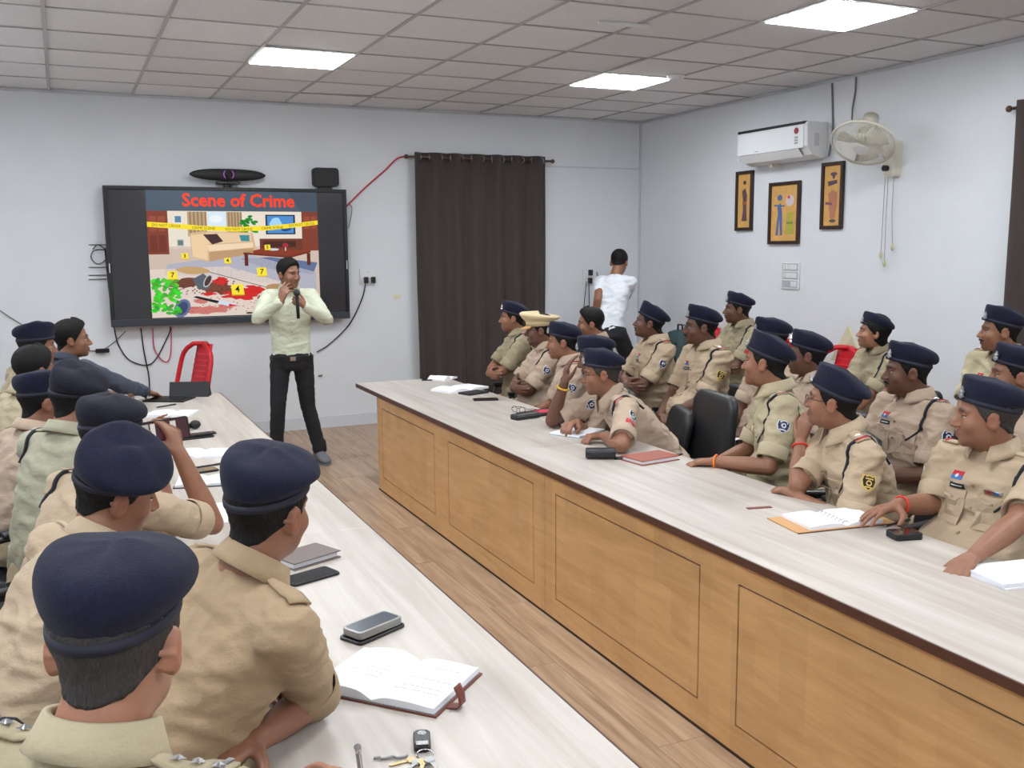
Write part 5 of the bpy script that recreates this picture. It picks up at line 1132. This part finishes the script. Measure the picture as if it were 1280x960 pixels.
# ================================================================ THINGS ON THE TABLES
def at(px, py_, z=ZT): return onz(px, py_, z)
def notebook(px, py_, rz, w, h, label, cover=None, open_=True, th=.012, curl=.0, lines=True, z=ZT, ringb=False, group='open notebooks', name='notebook'):
    c = at(px, py_, z); t = empty(name, c, R(rz), label, 'notebook', group if open_ else None)
    if cover: MB().box((-w/2-.008, -h/2-.006, 0), (w/2+.008, h/2+.006, .004)).build('cover', cover, t, bevel=.0015)
    z0 = .0042 if cover else 0
    if open_:
        for sg in (-1, 1):
            m = MB(); G = []
            n = 12
            for i in range(n+1):
                q = i/n; zt = z0+th*(.35+.65*min(1, q*5)) + curl*math.sin(PI*min(1, q*1.1))*(1 if sg < 0 else .35); G.append((sg*w/2*q, zt))
            top = [[(x, y, z) for x, z in G] for y in (-h/2, -h/6, h/6, h/2)]
            m.grid(top); bot = [[(x, y, z0) for x, z in G] for y in (-h/2, h/2)]
            k0 = 0
            m.add([p for p in top[0]]+[(x, -h/2, z0) for x, z in G], [(i, i+1, n+2+i, n+1+i) for i in range(n)])
            m.add([p for p in top[3]]+[(x, h/2, z0) for x, z in G], [(i, i+1, n+2+i, n+1+i) for i in range(n)])
            m.add([(G[-1][0], -h/2, G[-1][1]), (G[-1][0], h/2, G[-1][1]), (G[-1][0], h/2, z0), (G[-1][0], -h/2, z0)], [(0, 1, 2, 3)])
            m.build('page_block', PAPER, t, smooth=False)
            if lines:
                rn = random.Random(int(px)+sg); m = MB(); nl = 9
                for k in range(nl):
                    y = h/2-(k+1.3)*h/(nl+2); x0 = .18; 
                    if rn.random() < .35: continue
                    while x0 < .85:
                        ln = rn.uniform(.03, .1); 
                        def zz(q): return z0+th+.0004+curl*math.sin(PI*min(1, q*1.1))*(1 if sg < 0 else .35)
                        m.add([(sg*w/2*x0, y, zz(x0)), (sg*w/2*(x0+ln), y, zz(x0+ln)), (sg*w/2*(x0+ln), y+.0016, zz(x0+ln)), (sg*w/2*x0, y+.0016, zz(x0))], [(0, 1, 2, 3)])
                        x0 += ln+.025
                if m.n: m.build('handwriting', INK, t, fix=False)
        if ringb:
            for k in range(8): y = -h/2+(k+.5)*h/8; m = MB(); m.tube([(.014*math.cos(a_), y, z0+th*.5+.012*math.sin(a_)) for a_ in [2*PI*i/12 for i in range(12)]], .0012, 5, closed=True); m.build('binder_ring', CHROME, t)
    else:
        MB().box((-w/2, -h/2, z0), (w/2-.003, h/2, z0+th)).build('page_block', PAPER, t)
        if cover: MB().box((-w/2-.008, -h/2-.006, z0+th), (w/2+.008, h/2+.006, z0+th+.004)).build('cover', cover, t, bevel=.0015)
    return t
def phone(px, py_, rz, label, w=.075, h=.155, z=ZT, case=BLACK, face=GLASSY, th=.009, camera=False, inset=.004):
    c = at(px, py_, z); t = empty('phone', c, R(rz), label, 'phone', None)
    m = MB(); m.rings([[(x*k, y*k, zz) for x, y in frect(-w/2, -h/2, w/2, h/2, .012)] for zz, k in ((0, .97), (.0015, 1), (th-.0015, 1), (th, .97))]); m.build('phone_case', case, t)
    m = MB(); m.prism([(x, y, th) for x, y in frect(-w/2+inset, -h/2+inset, w/2-inset, h/2-inset, .009)], (0, 0, .0006)); m.build('phone_screen', face, t)
    if camera:
        m = MB(); m.box((-w/2+.01, h/2-.05, th+.0006), (-w/2+.04, h/2-.012, th+.003)); m.build('camera_bump', BLACK, t, bevel=.002)
    return t
def pen(px, py_, rz, label, m_=BLACK, z=ZT, L=.14):
    c = at(px, py_, z); t = empty('pen', c, R(rz), label, 'pen'); r_ = .0045
    MB().cyl((0, -L/2, r_), (0, L*.15, r_), r_, 10).build('barrel', m_, t); MB().cyl((0, L*.15, r_), (0, L/2, r_), r_*1.12, 10).build('pen_cap', m_, t); MB().cyl((0, -L/2-.01, r_), (0, -L/2, r_), .001, 8, r_).build('tip', CHROME, t)
    MB().box((-.001, L*.2, 2*r_), (.001, L/2, 2*r_+.002)).build('clip', CHROME, t); return t
# ---- left table, near to far
nb = notebook(496, 854, -48, .31, .222, 'open diary with brown leather cover and upright clasp strap, nearest on the left table', BROWNL, True, .014, .010, group=None, name='diary')
MB().box((-.158, -.115, .004), (.158, .115, .0055)).build('grey_lining', mat('lining_grey', srgb(120, 120, 124), .7), nb)
m = MB(); G = [[(.167+x, -.055+w_, z_) for w_ in (-.014, -.007, 0, .007, .014)] for x, z_ in ((-.03, .001), (0, .0015), (.02, .004), (.028, .012), (.026, .03), (.018, .046), (.015, .052))]
m.grid(G); m.build('clasp_strap', BROWNL, nb, smooth=True, solid=.003)
ph = phone(466, 791, -62, 'flat black phone in a flip case lying under the silver phone', .082, .165, case=BLACK)
ph = phone(466, 786, -64, 'silver-edged phone stacked on top of the black phone', .072, .15, z=ZT+.0105, case=STEEL, face=mat('phone_grey', srgb(84, 90, 98), .12), th=.02, inset=.007)
# keys
kc = at(528, 940); t = empty('key_bunch', kc, R(-18), 'car key fob with metal keys on the left table near the bottom edge', 'keys')
m = MB(); m.rings([[(x*k, y*k+.03, z_) for x, y in frect(-.017, -.036, .017, .036, .01)] for z_, k in ((0, .9), (.004, 1), (.012, 1), (.016, .85))]); m.build('key_fob', BLACK, t, smooth=False)
MB().cyl((0, .046, .016), (0, .046, .0168), .009, 16).build('fob_emblem', CHROME, t); MB().box((-.012, -.002, .0162), (.012, .012, .0172)).build('fob_plate', CHROME, t)
m = MB(); m.tube([(.004+.016*math.cos(a_), -.022+.016*math.sin(a_), .006+.003*math.sin(a_)) for a_ in [2*PI*i/20 for i in range(20)]], .0015, 6, closed=True); m.build('key_ring', CHROME, t, smooth=True)
for k, an in enumerate((200, 235, 262, 290)):
    d_ = Vector((math.cos(R(an)), math.sin(R(an)), 0)); n_ = Vector((-d_.y, d_.x, 0)); b0 = Vector((.004, -.022, .001+.0022*k)); o_ = b0+d_*.016
    pts = [o_+d_*.02*math.cos(a_)*.6+n_*.011*math.sin(a_)+d_*.01 for a_ in [2*PI*i/14 for i in range(14)]]; m = MB(); m.prism(pts, (0, 0, .002)); m.prism([o_+d_*.02-n_*.004, o_+d_*.056-n_*.004, o_+d_*.058, o_+d_*.056+n_*.003, o_+d_*.02+n_*.004], (0, 0, .002)); m.build('key', STEEL if k % 2 else mat('brass', srgb(170, 150, 110), .35, metal=.9), t)
m = MB(); m.tube([kc-kc+Vector((-.03-.008*i+.004*math.sin(i*2.), -.02+.004*math.cos(i*1.7), .004)) for i in range(9)], .0028, 6); m.build('key_chain', STEEL, t)
# notebook stack by the brown sleeved officer
b1 = phone(388, 722, -70, 'large black phone on the left table under the brown notebook end', .085, .165)
n1 = notebook(382, 700, -66, .115, .17, 'closed grey-brown notebook lying on the left table beside the black phone', mat('cover_greybrown', srgb(104, 92, 88), .5), False, .016, name='notebook')
# papers and books farther up
tag(MB().box((-.105, -.15, 0), (.105, .15, .0015)).build('paper_sheet', PAPER, loc=at(288, 640), rot=(0, 0, R(-8))), 'loose white sheet on the left table beyond the nearest two berets', 'paper')
notebook(258, 603, -12, .24, .17, 'open notebook with a pen across its top on the left table', BLACK, True, .01, .004, True)
pen(262, 583, -75, 'black pen on the left table between two notebooks')
notebook(252, 568, -20, .26, .18, 'white open notebook with scribbles on the left table', None, True, .01, .006, True)
phone(250, 590, -78, 'thin dark phone lying between two notebooks on the left table')
for k in range(2): phone(243+k*3, 548-k*4, -80, ['lower', 'upper'][k]+' of two long black phones in flip cases on the left table', .06, .20, z=ZT+k*.0105)
mc = at(232, 538, ZT); t = empty('microphone', mc, R(-75), 'black table microphone lying beyond the held phone', 'microphone'); m = MB(); m.cyl((0, -.09, .022), (0, .03, .022), .012, 12, .016); m.build('handle', BLACK, t, smooth=True); m = MB(); m.ell((0, .055, .026), (.025, .032, .025), 14, 9); m.build('head', BLACKM, t, smooth=True)
notebook(214, 518, -24, .27, .2, 'white open notebook on the left table before the reaching man', None, True, .01, .006, False)
pen(208, 508, -60, 'pen beside the ringed hand on the left table', BLACK)
lp = at(212, 500); t = empty('tablet', lp, R(-30), 'dark touch pad under the reaching hand at the far end of the left table', 'tablet')
MB().box((-.14, -.1, 0), (.14, .1, .012)).build('tablet_body', BLACK, t, bevel=.003); MB().box((-.12, -.085, .012), (.12, .085, .0126)).build('tablet_face', GLASSY, t)
lp = at(240, 494); t = empty('desk_phone', lp, R(160), 'dark tilted console at the far end of the left table before the red chair', 'console')
m = MB(); m.prism([(-.13, -.01, 0), (-.13, .09, 0), (-.13, .055, .10), (-.13, .045, .10)], (.26, 0, 0)); m.build('console_body', BLACKM, t)
for i in range(6):
    MB().box((-.10+.035*i, .0, .02), (-.08+.035*i, .004, .034)).build('console_key', mat('key_grey', srgb(70, 72, 76), .6), t)
# held phone of L3 with a picture on its screen
I = PEOPLE['L4'][1]; hp_ = ony(206, 538, I['W']['R'].y+.04)
t = empty('phone', hp_, 0, 'phone held sideways by the officer photographing the presenter', 'phone'); t.rotation_euler = (R(-6), R(-4), R(6))
m = MB(); m.rings([[(x, yy, z_) for x, z_ in frect(-.078, -.037, .078, .037, .01)] for yy in (-.004, .005)]); m.build('phone_case', BLACK, t)
m = MB(); m.box((-.073, -.0052, -.033), (.073, -.0042, .033)); m.build('phone_screen', mat('live_dark', (0, 0, 0, 1), .2, emit=srgb(62, 28, 34), estr=1), t)
for x0, x1, rgb in ((-.07, -.05, (190, 186, 180)), (-.045, -.03, (230, 224, 214)), (.018, .036, (224, 218, 212)), (-.03, .018, (70, 30, 40))):
    MB().box((x0, -.0058, -.028), (x1, -.0053, .028)).build('live_picture', mat('live_%d' % rgb[0], (0, 0, 0, 1), .2, emit=srgb(*rgb), estr=.8), t)
# pen in the fingers at the bottom
I = PEOPLE['L1'][1]; pp = onz(449, 950, .80); t = empty('pen', pp, 0, 'silver clicker pen held upright in fingers at the bottom edge', 'pen'); t.rotation_euler = (R(28), R(-12), 0)
MB().cyl((0, 0, -.08), (0, 0, .03), .0052, 12).build('barrel', STEEL, t); MB().cyl((0, 0, .03), (0, 0, .042), .0066, 12, .0066).build('click_button', CHROME, t); MB().box((-.0012, -.009, -.02), (.0012, -.0065, .035)).build('clip', CHROME, t)
# ring
# ---- right table, far to near
notebook(553, 474, 40, .2, .15, 'small open book with a raised page at the far end of the right table', None, True, .012, .02, False)
phone(540, 475, 70, 'phone lying on papers at the far left corner of the right table', z=ZT)
notebook(575, 487, 22, .36, .21, 'large white open notebook in front of the farthest officer', None, True, .014, .012, True)
tag(MB().box((-.09, -.06, 0), (.09, .06, .014)).build('black_wallet', BLACKM, loc=at(592, 492), rot=(0, 0, R(20)), bevel=.004), 'flat black wallet half under the large white notebook', 'wallet')
phone(607, 500, 75, 'black phone lying alone on the right table before the peaked cap officer', .078, .165)
gp = at(648, 517); t = empty('eyeglasses', gp, R(110), 'folded spectacles standing on the right table beside the black pouch', 'glasses')
for sx in (-1, 1):
    m = MB(); m.tube([(sx*.033+.023*math.cos(a_), 0, .024+.018*math.sin(a_)) for a_ in [2*PI*i/18 for i in range(18)]], .0016, 6, closed=True); m.build('lens_rim', BLACK, t)
    m = MB(); m.tube([(sx*.056, 0, .03), (sx*.06, -.07, .028), (sx*.058, -.13, .01)], .0018, 6); m.build('temple', BLACK, t)
MB().tube([(-.01, 0, .028), (0, -.002, .032), (.01, 0, .028)], .0016, 6).build('bridge', BLACK, t)
bc = at(676, 517); t = empty('notepad', bc, R(15), 'black folder with a red oval patch by the forehead-holding officer', 'folder')
MB().box((-.13, -.08, 0), (.13, .08, .012)).build('folder_cover', BLACKM, t, bevel=.003); m = MB(); m.prism([(.02+.075*math.cos(a_), .05*math.sin(a_), .012) for a_ in [2*PI*i/20 for i in range(20)]], (0, 0, .002)); m.build('red_patch', mat('patch_crimson', srgb(200, 56, 84), .6), t)
t = empty('pouch', at(657, 523), R(12), 'black rectangular pouch on the right table beside the spectacles', 'pouch'); MB().box((-.09, -.035, 0), (.09, .035, .032)).build('pouch_body', LEATHER, t, bevel=.01); MB().box((-.085, -.036, .02), (.085, -.034, .0225)).build('zip', STEEL, t)
# clear plastic bag / cup
t = empty('plastic_cup', at(687, 534), 0, 'clear disposable cup lying beside the pad of the leaning officer', 'cup'); t.rotation_euler = (R(80), 0, R(40)); t.location.z += .028
m = MB(); m.rings([[(r_*math.cos(a_), r_*math.sin(a_), z_) for a_ in [2*PI*i/20 for i in range(20)]] for z_, r_ in ((0, .02), (0, .022), (.07, .031), (.072, .033), (.072, .0305), (.003, .0205))]); m.build('cup_wall', CLEAR, t, smooth=True)
wp_ = notebook(722, 541, 28, .25, .19, 'white writing pad under the forearm of the leaning officer', None, False, .012, name='writing_pad'); MB().box((-.128, -.098, -.0), (.128, .098, .003)).build('pad_back', mat('cover_teal', srgb(120, 150, 155), .6), wp_)
m = MB(); s_ = at(722, 541); 
# glasses case
t = empty('spectacle_case', at(753, 573), R(-28), 'black open-ended spectacle case on the right table near the joint', 'case')
m = MB(); m.rings([[(x, y_*k, .026+z_*k) for y_, z_ in frect(-.034, -.024, .034, .024, .02)] for x, k in ((-.08, .75), (-.075, .95), (.06, 1), (.062, .86), (-.06, .8))], cap=True); m.build('case_shell', LEATHER, t, smooth=True)
m = MB(); G = [[(x, y_, z_) for y_ in (-.028, -.01, .01, .028)] for x, z_ in ((.055, .002), (.08, .002), (.1, .004), (.108, .008))]; m.grid(G); m.build('case_flap', LEATHER, t, smooth=True, solid=.003)
t = notebook(813, 575, 8, .215, .14, 'closed reddish brown diary on the right table with a pen along its edge', mat('cover_rust', srgb(150, 72, 54), .45, bump=.1, bscale=300), False, .014, name='diary')
pen(838, 571, 98, 'black pen at the end of the reddish brown diary', BLACK)
# tan diary
t = notebook(1040, 650, -8, .30, .18, 'open ring diary on a tan leather cover under the stout officer’s hand'.replace('’', ''), None, True, .012, .004, True, z=ZT+.005, ringb=True, group=None, name='diary')
MB().box((-.205, -.10, -.005), (.2, .10, -.0002)).build('tan_cover', TANL, t, bevel=.0015)
MB().box((-.205, -.102, -.005), (.2, -.1005, -.001)).build('cover_edge', EDGE, t)
tag(MB().box((-.05, -.011, 0), (.05, .011, .003)).build('leather_strap', BROWNL, loc=at(949, 635), rot=(0, 0, R(-12)), bevel=.001), 'short brown leather strap lying left of the tan diary', 'strap')
phone(1130, 672, -14, 'thick black phone in front of the stout officer', .1, .075, th=.022)
pen(1122, 655, -80, 'dark pen half behind the thick black phone')
t = empty('paper_stack', at(1264, 722), R(-8), 'stack of white sheets at the right edge of the right table', 'papers')
for k in range(6): m = MB(); m.box((-.105, -.085, k*.003), (.13, .09, k*.003+.0026)); o = m.build('sheet', PAPER, t); o.rotation_euler.z = R(random.uniform(-2, 2))
MB().box((-.11, -.092, -.0), (.132, .094, .0)).build('backing', EDGE, t) if 0 else None
# ---- personal things
def held(name, mbx, mt, label, cat, **k): return tag(mbx.build(name, mt, smooth=True, **k), label, cat)
def band(I, side, q, rad, rr, m_, name, label, cat='bracelet'):
    E, W = I['E'][side], I['W'][side]; c = E+(W-E)*q; t_ = (W-E).normalized(); u_ = t_.cross(UPV if abs(t_.z) < .9 else Vector((1, 0, 0))).normalized(); v_ = t_.cross(u_); o_ = c
    m = MB(); m.tube([(u_*math.cos(a)+v_*math.sin(a))*rad for a in [2*PI*i/22 for i in range(22)]], rr, 7, closed=True); return tag(m.build(name, m_, loc=o_, smooth=True), label, cat)
band(PEOPLE['R4'][1], 'L', .86, .033, .0065, GOLD, 'wristwatch', 'gold wristwatch on the forehead-holding officer', 'watch')
THR = mat('red_thread', srgb(214, 50, 30), .7)
band(PEOPLE['R7'][1], 'R', .88, .031, .004, THR, 'thread_bracelet', 'red thread around the wrist of the officer resting his chin')
band(PEOPLE['R8'][1], 'R', .93, .031, .0035, THR, 'thread_bracelet', 'red thread around the wrist above the tan diary')
band(PEOPLE['R6'][1], 'L', .97, .030, .005, mat('orange_thread', srgb(232, 120, 40), .7), 'thread_bracelet', 'orange thread around the wrist beside the empty black chair')
I = PEOPLE['S'][1]; wv = I['W']['L']; mp0 = ony(371, 366, wv.y-.05); mp1 = ony(373, 398, wv.y-.03)
t = empty('microphone', mp0, 0, 'black handheld microphone at the mouth of the presenter', 'microphone')
d_ = (mp1-mp0); m = MB(); m.cyl(d_*.15, d_, .014, 14, .012); m.build('handle', BLACKM, t, smooth=True); m = MB(); m.ell((0, 0, 0), (.026, .026, .028), 14, 9); m.build('grille', mat('mic_grille', srgb(60, 60, 62), .4, metal=.6, bump=.6, bscale=500), t, smooth=True)
I = PEOPLE['L2'][1]

kn = PEOPLE['B5'][1]; c = kn['P']+kn['f']*.42+Vector((0, 0, .09)); t = empty('paper_stack', c, R(10), 'white papers on the knees of the almost hidden back row officer', 'papers')
for k in range(3): MB().box((-.11, -.15, k*.002), (.11, .15, k*.002+.0017)).build('sheet', PAPER, t)
band(PEOPLE['L2'][1], 'R', .995, .001, .0001, GOLD, 'x', 'x') if 0 else None
